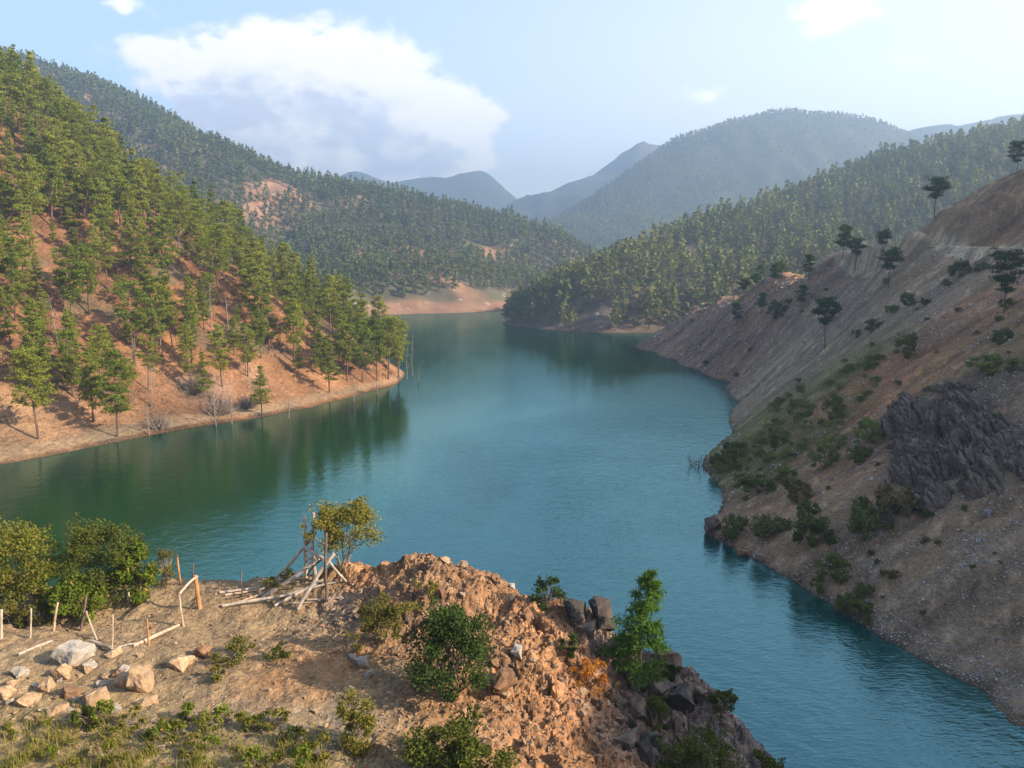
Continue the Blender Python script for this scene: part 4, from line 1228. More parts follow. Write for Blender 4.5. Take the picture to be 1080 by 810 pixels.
for a in [(80, 696, 42, 30, 'rock_grey', 0, 'largest pale grey boulder, below the crossed stakes of the fence'),
          (150, 726, 30, 36, 'rock_tan', 1, 'tall tan boulder split in two, right of the other boulders'), (132, 724, 20, 22, 'rock_tan', 1, 'left broken half of the split tan boulder'),
          (190, 702, 32, 20, 'rock_tan', 0, 'pale boulder alone on the slope right of the split tan one'), (101, 742, 34, 28, 'rock_tan', 0, 'tan boulder at the lower right of the stone heap'),
          (76, 732, 28, 15, 'rock_brown', 3, 'flat brown slab leaning on the lower right tan boulder of the heap'), (66, 714, 20, 22, 'rock_tan', 1, 'upright tan boulder just below the large grey one'),
          (48, 728, 20, 20, 'rock_tan', 0, 'rounded tan boulder in the middle of the stone heap'), (30, 742, 28, 14, 'rock_tan', 3, 'flat pale slab at the lower left of the stone heap'),
          (62, 750, 26, 12, 'rock_tan', 3, 'flat tan slab half buried in the dry grass below the heap'), (22, 712, 18, 14, 'rock_grey', 0, 'greyish boulder left of the heap under the thin stick'),
          (6, 734, 22, 18, 'rock_tan', 1, 'tan boulder cut by the left edge of the view'), (122, 750, 13, 11, 'rock_grey', 0, 'small light grey stone right of the tan heap'),
          (156, 742, 26, 12, 'rock_tan', 3, 'low tan slab below the split boulder'), (214, 692, 20, 17, 'rock_brown', 0, 'brown boulder upper right of the lone pale one'),
          (120, 690, 20, 9, 'rock_tan', 3, 'flat tan stone by the lower end of the long fence rail'), (383, 702, 17, 15, 'rock_grey', 1, 'largest grey stone of the cluster at the foot of the mound'),
          (390, 714, 11, 12, 'rock_grey', 0, 'grey stone just below the largest of the cluster at the mound foot'), (372, 696, 11, 9, 'rock_grey', 2, 'small grey stone left of the largest of that mound foot cluster'),
          (487, 599, 15, 11, 'rock_tan', 0, 'squarish pale stone standing on the crest of the rocky mound'), (540, 618, 8, 7, 'rock_grey', 1, 'small pale stone on the crest right of the squarish one'),
          (522, 612, 12, 9, 'rock_brown', 0, 'brown stone on the crest between the two pale ones'), (531, 724, 38, 26, 'rock_brown', 0, 'big brown layered boulder right of the dark green bush'),
          (523, 700, 15, 11, 'rock_brown', 1, 'rounded brown stone above the big layered boulder'), (545, 692, 24, 14, 'rock_grey', 2, 'long tilted grey slab above the big layered boulder'),
          (606, 652, 36, 30, 'rock_black', 1, 'left and bluntest black rock on the crest by the young pine'), (634, 656, 36, 42, 'rock_black', 1, 'tallest pointed black rock on the crest left of the young pine'),
          (652, 682, 40, 34, 'rock_black', 0, 'black rock lower down between the crest rocks and the young pine'), (622, 668, 30, 22, 'rock_dark', 2, 'dark slab in front of the two black crest rocks'),
          (708, 698, 34, 22, 'rock_dark', 0, 'dark rock capping the cliff right of the young pine')]:
    boulder(BLUFF, *a, sink=.38 if a[4] in ('rock_black', 'rock_dark') else .32)
for k in range(42):
    t = rng.random(); px = 5 + 150 * t ** 1.2 + rng.normal(0, 5); py = 700 + 52 * rng.random() + 12 * (px < 60)
    sz = 5 + 10 * rng.random() ** 1.8
    boulder(BLUFF, px, py, sz, sz * rng.uniform(.5, .8), rng.choice(['rock_tan', 'rock_tan', 'rock_grey', 'rock_brown']), int(rng.integers(4)), 'small stone among the boulders of the heap below the stake fence', 'small stones of the boulder heap', name='stone', cat='stone', sink=.32)
k = 0
while k < 26:
    px = rng.uniform(640, 745); py = rng.uniform(705, 805)
    p = BLUFF.hit(px, py)
    if p is None or p.z < 5 or px < 655: continue
    sz = 16 + 24 * rng.random()
    boulder(BLUFF, px, py, sz, sz * rng.uniform(.6, .9), rng.choice(['rock_dark', 'rock_dark', 'rock_black']), int(rng.integers(4)), 'angular dark block of the shaded fractured cliff', 'angular blocks of the shaded cliff', name='rock', cat='rock', sink=.36); k += 1
# loose stones over the mound and the terrace: the larger ones as objects, the grit as one
n = 0
while n < 150:
    px = rng.uniform(310, 660); py = rng.uniform(588, 800)
    p = BLUFF.hit(px, py)
    if p is None or p.z < 7: continue
    w = float(rockz(np.array([p.x]), np.array([p.y]))[0, 0])
    if rng.random() > w * .9 or px > 600 + 60 * (py > 700): continue
    sz = 5 + 9 * rng.random() ** 2.2
    boulder(BLUFF, px, py, sz, sz * rng.uniform(.5, .85), rng.choice(['rock_brown', 'rock_brown', 'rock_tan', 'rock_dark']), int(rng.integers(4)), 'loose stone lying among many on the rocky mound', 'loose stones on the rocky mound', name='stone', cat='stone', sink=.4)
    n += 1
n = 0
while n < 55:
    px = rng.uniform(10, 620); py = rng.uniform(690, 800)
    dark_side = n >= 40
    if dark_side: px = rng.uniform(650, 760)
    p = BLUFF.hit(px, py)
    if p is None or p.z < 6: continue
    sz = 4 + 6 * rng.random() ** 2
    boulder(BLUFF, px, py, sz, sz * .7, 'rock_dark' if dark_side else 'rock_tan', int(rng.integers(4)), 'dark stone on the shaded cliff' if dark_side else 'small tan stone scattered on the bare earth slope', 'stones of the shaded cliff' if dark_side else 'small stones on the earth slope', name='stone', cat='stone')
    n += 1


def rubble(name, T, pts, sizes, seed, m, label):
    r = np.random.default_rng(seed); G = Geo()
    base = []
    for i in range(5):
        me = rock_mesh('tmp', seed + i, m, n=10, sub=0, rough=0)
        V = np.array([v.co for v in me.vertices]); Q = np.array([tuple(pp.vertices) + (pp.vertices[-1],) if len(pp.vertices) == 3 else tuple(pp.vertices) for pp in me.polygons])
        bpy.data.meshes.remove(me); base.append((V, Q[:, :3]))
    for (x, y), s in zip(pts, sizes):
        V, Q = base[r.integers(5)]
        a = r.uniform(0, 6.28); c, d = math.cos(a), math.sin(a)
        X = V * s * r.uniform(.7, 1.3, 3)
        X = np.stack([X[:, 0] * c - X[:, 1] * d, X[:, 0] * d + X[:, 1] * c, X[:, 2]], 1) + [x, y, float(T.h(x, y)) + s * .12]
        G.add(X, Q)
    o = link(name, G.mesh(name, m), kind='stuff'); o['label'] = label
    return o


xs = rng.uniform(-18, 9, 60000); ys = rng.uniform(20, 40, 60000)
w = rockz(xs, ys)[:, 0]; zz = BLUFF.h(xs, ys)
cl = fbm(xs * .7, ys * .7, 3, 133)
ok = (rng.random(60000) < np.clip(w * .35 + .03 + .12 * np.clip(cl, 0, 1), 0, .5)) & (zz > 6)
xs, ys = xs[ok][:13000], ys[ok][:13000]
half = rng.random(len(xs)) < .55; third = rng.random(len(xs)) < .25
rubble('rubble', BLUFF, np.stack([xs, ys], 1)[half], (.05 + .17 * rng.random(half.sum()) ** 2.5), 610, M['rock_brown'], 'brown grit and small stones over the near bluff')
rubble('rubble', BLUFF, np.stack([xs, ys], 1)[~half & ~third], (.04 + .13 * rng.random((~half & ~third).sum()) ** 2.5), 620, M['rock_tan'], 'tan grit and small stones over the near bluff')
rubble('rubble', BLUFF, np.stack([xs, ys], 1)[~half & third], (.05 + .18 * rng.random((~half & third).sum()) ** 2.5), 625, M['rock_dark'], 'dark grit and small stones over the near bluff')


# ---- stakes, rails and the collapsed wooden frame
def pole_mesh(name, a, b, r0, r1, m, seed, bend=.02):
    r = np.random.default_rng(seed); a = np.array(a, float); b = np.array(b, float); L = np.linalg.norm(b - a)
    t = np.linspace(0, 1, 9)
    P = a + (b - a) * t[:, None] + (np.sin(t * math.pi)[:, None] * r.normal(0, bend * L, 3)) + r.normal(0, .006, (9, 3))
    R = (r0 + (r1 - r0) * t) * r.uniform(.9, 1.12, 9)
    V, Q = tube(P, R, 8)
    return new_mesh(name, V, Q, False, (m,))


def pole(name, label, cat, a, b, r0, r1, m, seed, parent=None, group=None, bend=.02):
    a = Vector(a); b = Vector(b)
    me = pole_mesh(name, (0, 0, 0), b - a, r0, r1, m, seed, bend)
    if parent is not None:
        o = link(name, me, parent); o.location = a - parent.location
        return o
    return link(name, me, None, a, label, cat, group)


STAKES = [((1, 674), (1.5, 643), .075, 'wood_grey', 'pale thick stake at the left edge of the view'),
          ((31.5, 673), (33, 642), .045, 'wood_grey', 'whitish thin stake, second from the left'),
          ((56, 666), (61, 636), .06, 'wood', 'brown leaning stake, third from the left'),
          ((84.5, 665), (91, 629), .075, 'wood_dark', 'dark thick stake behind the grey boulder'),
          ((104, 677), (91, 645), .05, 'wood', 'slanting brace leaning against the dark thick stake'),
          ((118, 684), (119, 648), .035, 'wood', 'thin upright stake between the brace and the orange short stake'),
          ((157, 681), (155, 653), .05, 'wood_orange', 'short orange stake at the middle of the long lying rail'),
          ((135.6, 638), (135.6, 625), .06, 'wood_grey', 'stubby grey stake under the bright upright bush'),
          ((164, 616), (162, 594), .04, 'wood_grey', 'grey stake in front of the half dry bush'),
          ((191, 617), (187, 587), .065, 'wood_orange', 'tall orange stake on the brink above the water'),
          ((194, 661), (189, 627), .06, 'wood', 'tan stake holding the lower end of the short slanted rail'),
          ((211, 642), (206, 607), .12, 'wood_orange', 'thickest orange stake, at the upper end of the short slanted rail'),
          ((204.5, 621), (204, 594), .04, 'wood_dark', 'black thin stake just behind the thickest orange one'),
          ((257, 633), (254.5, 602), .04, 'wood_dark', 'dark thin stake standing among the lying poles')]
for k, (f, t, r, mt, lab) in enumerate(STAKES):
    a = find(BLUFF, *f)
    b = Vector(U(t[0], t[1], a.y)) if k != 4 else Vector(U(t[0], t[1], find(BLUFF, 84.5, 665).y))
    pole('fence_post', lab, 'stake', a - Vector((0, 0, .15)), b, r * .92, r * .72, M[mt], 700 + k, bend=.012)


def lying(px0, py0, px1, py1, r, mt, lab, seed, lift=(0, 0), cat='pole'):
    a = find(BLUFF, px0, py0) + Vector((0, 0, r * .7 + lift[0])); b = find(BLUFF, px1, py1) + Vector((0, 0, r * .7 + lift[1]))
    for _ in range(14):                       # rest on the ground instead of cutting through it
        t = np.linspace(.05, .95, 12)
        dz = float(np.max(BLUFF.h(a.x + (b.x - a.x) * t, a.y + (b.y - a.y) * t) - (a.z + (b.z - a.z) * t)))
        if dz < 0: break
        a.z += .02; b.z += .02
    pole('wooden_pole', lab, cat, a, b, r, r * .75, M[mt], seed, bend=.012)


lying(97, 678, 119, 686, .085, 'wood', 'short thick log beside the large grey boulder', 731)
lying(104, 676, 117, 671, .035, 'wood_dark', 'thin stick lying under the slanting brace', 732)
lying(121, 685, 158, 677, .07, 'wood_grey', 'lower pale half of the long lying rail', 733)
lying(141, 683, 192, 659, .075, 'wood', 'long lying rail rising to the tan stake', 734)
lying(20, 693, 55, 679, .05, 'wood_grey', 'thin pale stick lying above the stone heap', 735)
a = find(BLUFF, 194, 661); b = find(BLUFF, 211, 642)
pole('wooden_pole', 'short slanted rail from the tan stake up to the thickest orange one', 'pole', U(189, 627, a.y), U(208, 608, b.y), .055, .05, M['wood'], 736)
PILE = [(232, 626, 273, 621, .06, 'wood_grey', 'pale pole at the back of the lying pole pile'), (238, 629, 279, 622, .055, 'wood', 'brown pole second from the back in the lying pile'), (240, 633, 266, 628, .05, 'wood_dark', 'dark short pole in the lying pile'),
        (247, 638, 278, 627, .05, 'wood', 'crosswise pole in the middle of the lying pile'), (235, 641, 308, 629, .075, 'wood_grey', 'long thick pale pole at the front of the lying pile'), (283, 636, 356, 615, .07, 'wood_grey', 'long pale pole running from the pile under the frame'),
        (290, 640, 341, 613, .075, 'wood_grey', 'second long pale pole running under the frame, in front of the first'), (324, 636, 362, 634, .05, 'wood_grey', 'pale pole lying level in front of the frame'), (305, 638, 330, 636, .04, 'wood', 'short brown pole lying left of the level one')]
for k, q in enumerate(PILE): lying(*q, 740 + k, lift=(.02 * k % .06, .02))

d0_ = find(BLUFF, 345, 632).y
fr = bpy.data.objects.new('wooden_framework', None); COL.objects.link(fr)  # the collapsed wooden frame: posts, beams and braces
fr.location = find(BLUFF, 334, 616)
tag(fr, 'collapsed scaffold of upright posts and slanting poles beside the small olive yellow tree', 'framework')
dB = fr.location.y + 0.6


def fpole(name, a, da, b, db, r, mt, seed):
    pole(name, None, None, U(a[0], a[1], da), U(b[0], b[1], db), r * 1.15, r, M[mt], seed, fr)


fpole('post', (323, 618), dB, (321, 544), dB, .07, 'wood', 760)
fpole('post', (334, 616), dB - .5, (331, 541), dB - .5, .075, 'wood', 761)
fpole('post', (345, 632), d0_, (344, 562), d0_, .06, 'wood_dark', 762)
fpole('beam', (321, 560), dB, (345, 576), d0_, .035, 'wood_grey', 763)
fpole('beam', (321, 577), dB - .1, (342, 590), d0_ + .1, .085, 'wood_grey', 764)
fpole('beam', (322, 590), dB, (337, 589), dB - .4, .07, 'wood_grey', 765)
g0 = find(BLUFF, 287, 614); fpole('brace', (327, 569), dB + .1, (287, 613), g0.y, .065, 'wood', 766)
g0 = find(BLUFF, 277, 630); fpole('brace', (333, 590), dB - .7, (277, 630), g0.y, .085, 'wood_grey', 767)
g0 = find(BLUFF, 314, 643); fpole('brace', (352, 584), d0_ + .2, (314, 642), g0.y, .08, 'wood_grey', 768)
g0 = find(BLUFF, 365, 614); fpole('brace', (347, 592), d0_ + .3, (365, 613), g0.y, .05, 'wood_grey', 769)
fpole('brace', (339, 590), d0_ + .4, (324, 607), dB - .2, .04, 'wood_dark', 770)

# ---- dry grass on the near slope
rng = np.random.default_rng(31)
G = []
N = 60000
xs = rng.uniform(-17, -2.0, N); ys = rng.uniform(20, 26, N); zz = BLUFF.h(xs, ys); pr = project(np.stack([xs, ys, zz], 1))
dn = 0.12 + fbm(xs * .9, ys * .9, 4, 141) * 1.6
edge = 772 + 14 * fbm(xs * .5, ys * .5, 3, 142) - 18 * (pr[:, 0] < 130)
ok = (pr[:, 1] > edge) & (pr[:, 0] < 345) & (rng.random(N) < np.clip(dn, 0, 1) * sm(0, 26, pr[:, 1] - edge) * .8 + .03)
B = np.stack([xs, ys, zz], 1)[ok][:4200]
n = len(B); hgt = rng.uniform(.14, .46, n); az = rng.uniform(0, 6.28, n); wd = rng.uniform(.006, .016, n)
side = np.stack([np.cos(az), np.sin(az), 0 * az], 1) * wd[:, None]
lean = rng.normal(0, .35, (n, 2)) * hgt[:, None]; lean[:, 0] -= .10 * hgt
mid = B + np.stack([lean[:, 0] * .35, lean[:, 1] * .35, hgt * .6], 1); tip = B + np.stack([lean[:, 0], lean[:, 1], hgt], 1)
V = np.stack([B - side, B + side, mid + side * .8, mid - side * .8, mid - side * .8, mid + side * .8, tip + side * .15, tip - side * .15], 1).reshape(-1, 3)
Q = np.arange(8 * n).reshape(-1, 4)
o = link('grass', new_mesh('grass', V, Q, False, (M['grass'],)), kind='stuff'); o['label'] = 'dry yellow green grass on the near slope'

WV = []
for j, mt in enumerate(('leaf_bright', 'leaf_light', 'leaf_yellow')):
    gq = shrub_geo(960 + j, .8, .55, 520, .04, clear=.03, clumps=11, stems=5, sr=.01)
    WV.append((gq[0].mesh('stems', M['twig']), gq[1].mesh('foliage', M[mt])))
k = 0
while k < 34:
    px = rng.uniform(0, 340); py = 760 + 60 * rng.random() ** .7
    p = BLUFF.hit(px, py)
    if p is None: continue
    r = bpy.data.objects.new('weed', None); COL.objects.link(r); r.location = p - Vector((0, 0, .05)); r.rotation_euler = (0, 0, rng.uniform(0, 6.28)); r.empty_display_size = .2
    q = rng.uniform(.5, 1.25); r.scale = (q, q, q * rng.uniform(.7, 1.3)); tag(r, 'leafy green weed in the dry grass along the bottom left', 'weed', 'weeds in the dry grass')
    v = WV[int(rng.integers(3))]; link('stems', v[0], r); link('foliage', v[1], r); k += 1

# ------------------------------------------------------------------ left shore: bare snags and brushwood
def dead_geo(seed, h, r, nb=9, droop=.1):
    rg = np.random.default_rng(seed); tr = Geo(); br = Geo()
    t = np.linspace(0, 1, 7)
    path = np.stack([rg.normal(0, .02 * h) * t + .012 * h * np.sin(t * 6 + seed), rg.normal(0, .02 * h) * t, t * h], 1)
    tr.add(*tube(path, r * (1 - .8 * t), 6))
    for k in range(nb):
        f = rg.uniform(.3, .97); b = np.array([np.interp(f, t, path[:, i]) for i in range(3)]); a = rg.uniform(0, 6.28); L = h * rg.uniform(.08, .22) * (1.2 - f * .5)
        e = b + [math.cos(a) * L, math.sin(a) * L, L * rg.uniform(-.3, .5)]
        br.add(*tube([b, (b + e) / 2 + rg.normal(0, .04 * L, 3), e], [r * .3, r * .22, r * .08], 4, False))
        for j in range(2):
            q = b + (e - b) * rg.uniform(.4, .9); d = q + rg.normal(0, .35 * L, 3)
            br.add(*tube([q, d], [r * .15, r * .06], 3, False))
    return tr, br


SNAG = [(157, 459, 42, 'grey bare snag at the water edge right of the dark crowned pine'), (228, 449, 48, 'left one of the pair of bare snags in front of the brushwood'), (245, 447, 36, 'right one of the pair of bare snags in front of the brushwood'),
        (305, 441, 38, 'thin pale snag standing alone in the water off the red bank'), (373, 423, 32, 'bare snag in the shallows before the full cone shaped pine'), (398, 416, 24, 'short bare snag in the shallows below the headland row'),
        (429, 400, 40, 'left of two tall bare snags at the headland tip'), (435, 396, 46, 'right and taller of two bare snags at the headland tip')]
for k, (px, py, hp, lab) in enumerate(SNAG):
    p = Vector(WP(px, py)); s = pxm(p)
    tr, br = dead_geo(800 + k, hp * s, .11, 10)
    tr.add(*br.arrays())
    link('dead_tree', tr.mesh('dead_tree', M['deadwood']), None, p - Vector((0, 0, .3)), lab, 'dead tree')
p = WP(441, 403); s = pxm(p); t = np.linspace(0, 1, 12)[:, None]
V, Q = tube(np.concatenate([t * t * 9 * s, 0 * t, np.sin(t * 1.9) * 24 * s], 1) - [0, 0, .3], np.linspace(.11, .03, 12), 6)
link('dead_branch', new_mesh('dead_branch', V, Q, False, (M['wood_dark'],)), None, p, 'thin arched dead branch sticking up out of the water off the headland', 'branch')


def brush_geo(seed, w, h, n=90, r=.03):
    rg = np.random.default_rng(seed); G = Geo()
    for k in range(n):
        a = rg.uniform(0, 6.28); R = math.sqrt(rg.random()) * w * .5; b = np.array([math.cos(a) * R * .5, math.sin(a) * R * .5, -.1])
        e = np.array([math.cos(a) * R, math.sin(a) * R, h * rg.uniform(.3, 1)]) + rg.normal(0, .1 * h, 3)
        G.add(*tube([b, (b + e) / 2 + rg.normal(0, .08 * w, 3), e], [r, r * .7, r * .25], 3, False))
    return G


for k, (px, py, wp, hp, lab) in enumerate([(232, 436, 46, 24, 'dense grey brushwood on the shore behind the pair of snags'), (262, 430, 26, 16, 'brown brushwood patch right of the pair of snags'), (168, 452, 26, 18, 'tangled brushwood beside the single snag at the water'), (205, 415, 26, 20, 'brown brushwood on the dark rocks uphill of the pair of snags')]):
    p = find(LEFT, px, py); s = pxm(p)
    link('dead_shrub', brush_geo(830 + k, wp * s, hp * s, 140, .06).mesh('dead_shrub', M['twig']), None, p, lab, 'dead shrub')

tr, br = dead_geo(880, 9, .13, 16); tr.add(*br.arrays()); dm = tr.mesh('dead_tree', M['deadwood'])
k = 0
while k < 9:
    px = rng.uniform(60, 330); py = rng.uniform(330, 440)
    p = LEFT.hit(px, py, 80)
    if p is None or p.z < 2: continue
    o = link('dead_tree', dm, None, p - Vector((0, 0, .2)), 'bare dead tree among the pines of the left hillside', 'dead tree', 'dead trees on the left hillside')
    o.scale = (1, 1, rng.uniform(.6, 1.1)); o.rotation_euler = (rng.normal(0, .06), rng.normal(0, .06), rng.uniform(0, 6.28)); k += 1

# ------------------------------------------------------------------ right hillside: pines, scrub, stones
PD = (M['needles_dark'], M['bark'])
RP = [make_pine(PD, seed=120 + i, h=8, width=[2.3, 2.0, 1.7, 2.6][i], bare=[.5, .4, .3, .36][i], style=['flat', 'round', 'round', 'flat'][i], whorls=9, tuft=.19, per=30, trunk_r=.16) for i in range(4)]
for px, py, hp, v, lab in [(1073, 176, 32, 3, 'dark pine on the crest of the road cut at the right edge'), (985, 221, 42, 0, 'tall lone pine on the sloping skyline above the road cut'), (889, 274, 36, 1, 'left of three pines on the bank just below the road end'),
                           (902, 285, 33, 0, 'middle of three pines on the bank below the road end'), (930, 272, 27, 0, 'right and uppermost of three pines on the bank below the road end'), (937, 304, 40, 0, 'leaning pine directly below the uppermost of the three road end pines'),
                           (1058, 330, 64, 3, 'largest wide crowned pine on the scree near the right edge'), (869, 368, 52, 0, 'tall thin stemmed pine with an umbrella crown on the grey scree'), (819, 310, 33, 0, 'pine rising above the far edge of the scree ridge'),
                           (853, 295, 28, 2, 'narrow pine on the ridge line right of the scree ridge pine'), (846, 326, 27, 2, 'dark pine on the slope below the narrow ridge line pine'), (803, 332, 24, 1, 'small pine halfway down the far rocky spur'),
                           (797, 309, 20, 0, 'small pine on the edge of the far rocky spur'), (777, 345, 27, 2, 'dark conical pine low on the far rocky spur'), (784, 316, 22, 0, 'small pine on the skyline of the far rocky spur'), (801, 296, 20, 2, 'lonely little pine where the spur meets the wooded hill')]:
    p = find(RIGHT, px, py); s = hp * pxm(p) / 8
    plant_tree(RP[v], p - Vector((0, 0, .2)), s, rng.uniform(0, 6.28), lab)

SV = {}
for j, mt in enumerate(('leaf_scrub', 'leaf_scrub_bright', 'leaf_scrub_brown')):
    for i in range(3):
        gq = shrub_geo(900 + i + 10 * j, 1.0, [.8, .6, .7][i], 1500, .042, clear=.03, clumps=20, stems=4, sr=.015)
        SV[mt, i] = (gq[0].mesh('stems', M['stem']), gq[1].mesh('foliage', M[mt]))


def scrub(px, py, wp, hp, mt, lab, group=None):
    p = find(RIGHT, px, py); s = pxm(p); v = int(rng.integers(3))
    r = bpy.data.objects.new('shrub', None); COL.objects.link(r); r.location = p - Vector((0, 0, .1)); r.rotation_euler = (0, 0, rng.uniform(0, 6.28)); r.empty_display_size = .3
    r.scale = (wp * s, wp * s, hp * s / [.8, .6, .7][v]); tag(r, lab, 'shrub', group)
    link('stems', SV[mt, v][0], r); link('foliage', SV[mt, v][1], r)


A, Bb, Cc = 'leaf_scrub', 'leaf_scrub_bright', 'leaf_scrub_brown'
for q in [(958, 378, 28, 26, A, 'round dark bush on the grey scree below the tall thin stemmed pine'), (1055, 364, 24, 17, A, 'dark bush on red earth below the largest scree pine'), (1040, 392, 40, 18, Bb, 'wide pale olive bush left of the rocky knob at the right edge'), (1070, 392, 26, 14, Bb, 'pale olive bush at the right edge above the dark outcrop'),
          (958, 323, 18, 15, A, 'bush on the middle of the scree under the leaning pine'), (941, 330, 16, 9, A, 'low bush just left of the one under the leaning pine'), (975, 323, 14, 9, Cc, 'brown bush right of the one under the leaning pine'), (920, 350, 22, 14, A, 'bush on the grey scree right of the umbrella crown pine'), (904, 356, 12, 9, A, 'tiny bush left of the scree bush near the umbrella crown pine'),
          (1014, 292, 22, 18, A, 'leafy green bush below the road, tallest of its thicket'), (1003, 290, 14, 10, A, 'small bush on the left of the thicket below the road'), (997, 302, 12, 8, A, 'lowest bush of the thicket below the road'), (1036, 285, 16, 9, A, 'bush between the thicket below the road and the largest scree pine'), (1062, 324, 16, 10, A, 'small bush at the trunk of the largest scree pine'),
          (878, 442, 26, 28, A, 'dark bush on the green band, left of the dark outcrop'), (883, 474, 20, 17, Bb, 'pale bush just left of the big bright bush by the outcrop'), (870, 494, 30, 27, Bb, 'bright rounded bush below the pale one, left of the outcrop'), (917, 468, 34, 24, Bb, 'bright bush against the left flank of the dark outcrop'), (908, 488, 26, 18, A, 'dull bush under the left flank of the dark outcrop'),
          (818, 475, 26, 18, A, 'dark bush midway along the lower green band'), (802, 520, 48, 19, A, 'long low bush mat above the small inlet'), (828, 508, 26, 16, Bb, 'pale bush uphill of the long low mat'), (775, 568, 26, 26, A, 'bush behind the shore rock'), (812, 566, 40, 22, A, 'wide dark bush above the red bank right of the shore rock'),
          (858, 578, 44, 36, A, 'large dark bush in the middle of the bushy bank'), (851, 546, 24, 20, A, 'bush just uphill of the large dark bank bush'), (838, 528, 34, 22, Cc, 'brown dry bush uphill on the bushy bank'), (913, 566, 44, 32, A, 'left bush of the pair standing on the bare brown slope'), (942, 556, 46, 44, Cc, 'right and browner bush of the pair on the bare brown slope'),
          (910, 536, 20, 13, A, 'small bush alone above the pair on the bare brown slope'), (978, 546, 14, 10, A, 'tiny bush right of the pair, below the dark outcrop'), (880, 612, 38, 28, A, 'dark bush near the water, next to a small bright one'), (863, 624, 17, 16, Bb, 'small bright yellow green bush near the water'), (911, 632, 20, 18, A, 'dark bush uphill of the lowest bushes by the water'),
          (893, 645, 26, 20, A, 'left of the lowest two bushes by the water'), (912, 652, 26, 18, A, 'right of the lowest two bushes by the water'), (940, 612, 18, 12, Cc, 'dry brown bush alone on the stony slope near the water'), (818, 336, 28, 18, A, 'dark thicket bush on the far rocky spur'), (775, 484, 30, 20, A, 'bush at the water on the upper point of the near bank'), (760, 492, 26, 14, A, 'outermost bush over the water on the upper point of the bank')]:
    scrub(*q)
k = 0
while k < 90:                                     # the green bands running down the scree
    t = rng.random(); b = rng.integers(3)
    px, py = [(930 - 110 * t, 370 + 72 * t), (850 - 85 * t, 440 + 55 * t), (930 - 150 * t, 405 + 108 * t)][b]
    px += rng.normal(0, 8); py += rng.normal(0, 5.5)
    if RIGHT.hit(px, py) is None: continue
    sz = rng.uniform(7, 15)
    scrub(px, py, sz, sz * rng.uniform(.4, .65), A if rng.random() < .45 else Bb, 'low green bush in the scrub band running down the scree', 'bushes of the green scrub bands'); k += 1
k = 0
while k < 60:
    px = rng.uniform(690, 1075); py = rng.uniform(285, 660); p = RIGHT.hit(px, py)
    if p is None or p.z < 1.5 or (px < 800 and py < 300): continue
    sz = rng.uniform(4, 10)
    scrub(px, py, sz, sz * rng.uniform(.5, .8), A if rng.random() < .6 else Cc, 'small scattered tuft on the stony right hillside', 'small tufts on the right hillside'); k += 1


# creeping green cover of the scrub bands
Pc = []
while len(Pc) < 900:
    t = rng.random(); b = rng.integers(3)
    px, py = [(930 - 115 * t, 372 + 74 * t), (850 - 85 * t, 440 + 55 * t), (930 - 150 * t, 405 + 108 * t)][b]
    p = RIGHT.hit(px + rng.normal(0, 9), py + rng.normal(0, 6))
    if p is not None and p.z > .6: Pc.append(p)
Pc = np.array(Pc)
Pc = (Pc[:, None, :] + rng.normal(0, 1, (len(Pc), 36, 3)) * np.array([.5, .7, .16]) + [0, 0, .16]).reshape(-1, 3)
V, Q = leaf_quads(rng, Pc, .075, .6, .2)
o = link('undergrowth', new_mesh('undergrowth', V, Q, False, (M['leaf_scrub_bright'],)), kind='stuff'); o['label'] = 'creeping green cover in the scrub bands of the right hillside'

# rock outcrops: fractured faces standing out of the hillside
def outcrop(T, px, py, wp, hp, out_m, m, label, seed, sc=1.0, name='rock_outcrop', n=150):
    p = find(T, px, py); s = pxm(p); N_ = T.normal(p.x, p.y, 2.5)
    Uv = Vector((0, 0, 1)).cross(N_).normalized(); Vv = N_.cross(Uv)
    a = np.linspace(-1, 1, n); A_, B_ = np.meshgrid(a, a)
    wu = wp * s / 2; wv = hp * s / 2 / max(.35, Vv.z * CT + abs(Vv.y) * ST)
    ends = [find(T, px + k * wp / 2, py + q * hp / 2) for k, q in ((-1, 0), (1, 0), (0, 1), (0, -1))]
    ea = (np.array(ends[1]) - np.array(ends[0])) / 2; eb = (np.array(ends[3]) - np.array(ends[2])) / 2
    rr = (np.abs(A_) ** 2.6 + np.abs(B_) ** 2.6) ** (1 / 2.6) + 0.30 * fbm(A_ * 1.9 + seed, B_ * 1.9, 4, seed)
    env = sm(1.0, 0.70, rr)
    u = A_ * np.linalg.norm(ea); v = B_ * np.linalg.norm(eb)
    d = out_m * env * (.75 + .5 * fbm(A_ * 1.3, B_ * 1.3 + seed, 3, seed + 1)) + env * (1.0 * crag(u * .45 * sc, v * .38 * sc, seed + 2, .7) + .50 * crag(u * 1.3 * sc, v * 1.1 * sc, seed + 3, .7) + .2 * crag(u * 3 * sc, v * 2.6 * sc, seed + 4)) * out_m * .7 - (1 - env) * .8
    base = np.array(p)[None, None] + A_[..., None] * ea + B_[..., None] * eb
    base[..., 2] = T.h(base[..., 0], base[..., 1])
    P = base + d[..., None] * np.array(N_)
    V = (P - np.array(p)).reshape(-1, 3); idx = np.arange(n * n).reshape(n, n)
    Q = np.stack([idx[:-1, :-1], idx[:-1, 1:], idx[1:, 1:], idx[1:, :-1]], -1).reshape(-1, 4)
    Q = Q[(env.reshape(-1)[Q] > .01).any(1)]
    return link(name, new_mesh(name, V, Q, False, (m,)), None, p, label, 'rock outcrop')


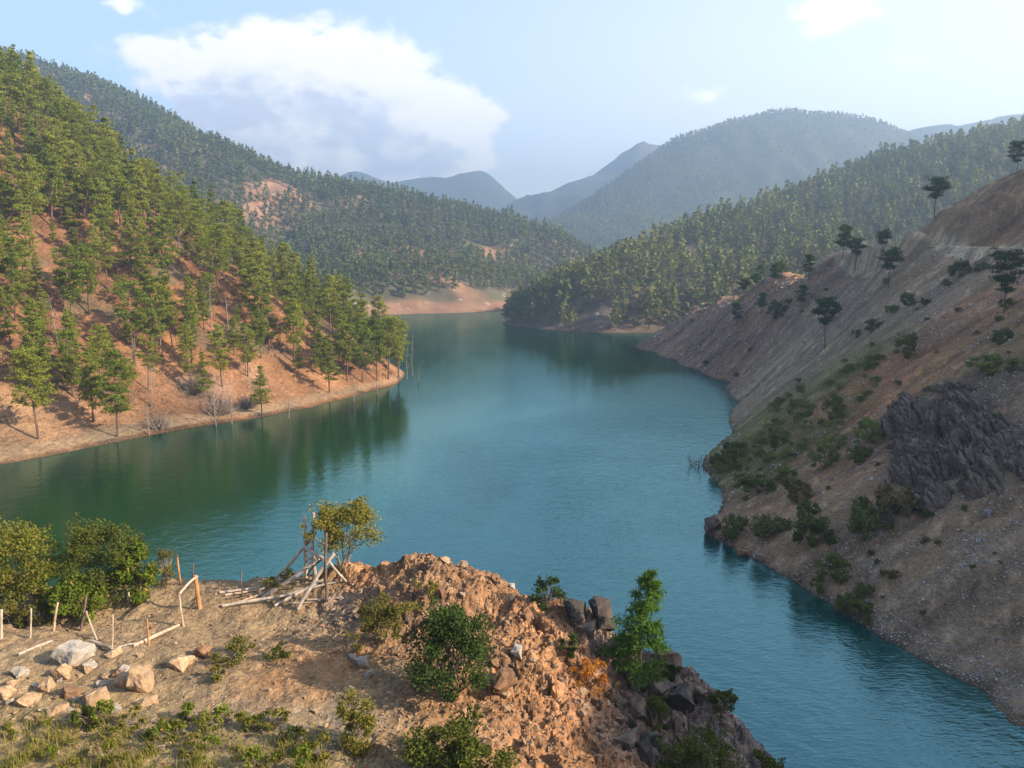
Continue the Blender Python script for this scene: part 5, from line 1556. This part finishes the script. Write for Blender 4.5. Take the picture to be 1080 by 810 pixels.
outcrop(RIGHT, 996, 466, 150, 122, 1.5, M['rock_dark'], 'large dark fractured outcrop on the right hillside', 850)
outcrop(RIGHT, 1075, 470, 50, 60, .8, M['rock_dark'], 'small rocky knob beside the large dark outcrop at the right edge', 860)
outcrop(RIGHT, 1000, 412, 60, 14, .6, M['rock_dark'], 'low dark ledge on the slope above the large dark outcrop', 865)
for a in [(752, 562, 26, 20, 'rock_dark', 1, 'dark rock jutting into the water at the near point of the right bank'), (768, 570, 22, 14, 'rock_dark', 0, 'lower dark rock behind the one jutting into the water'), (785, 586, 18, 9, 'rock_brown', 3, 'reddish flat rock on the waterline of the right bank'),
          (1046, 503, 12, 9, 'rock_scree', 0, 'pale boulder at the right edge below the small rocky knob'), (1042, 543, 8, 7, 'rock_scree', 1, 'pale squarish stone on the bare brown slope')]:
    boulder(RIGHT, *a, sink=.15)
k = 0
while k < 70:
    px = rng.uniform(850, 1078); py = rng.uniform(500, 745); p = RIGHT.hit(px, py)
    if p is None or p.z < .5: continue
    sz = 2.5 + 4 * rng.random() ** 2
    boulder(RIGHT, px, py, sz, sz * .75, 'rock_scree', int(rng.integers(4)), 'pale stone scattered on the stony right hillside', 'pale stones on the right hillside', name='stone', cat='stone'); k += 1
pts = []; szs = []
while len(pts) < 14000:
    px = rng.uniform(690, 1085); py = rng.uniform(262, 770); p = RIGHT.hit(px, py)
    if p is None or p.z < .05: continue
    if rng.random() > .25 + .75 * (fbm(np.array([p.x * .09]), np.array([p.y * .13]), 3, 151)[0] > .05) and p.z > 1.2: continue
    pts.append((p.x, p.y)); szs.append(pxm(p) * (1.0 + 2.4 * rng.random() ** 2.5))
rubble('scree_rubble', RIGHT, pts, szs, 630, M['rock_scree'], 'loose grey stones over the right hillside')
p = find(RIGHT, 745, 492); s = pxm(p)
link('dead_shrub', brush_geo(845, 34 * s, 16 * s, 26, .05).mesh('dead_shrub', M['twig']), None, Vector(WP(737, 491)), 'leafless twigs standing in the water at the upper point of the right bank', 'dead shrub')
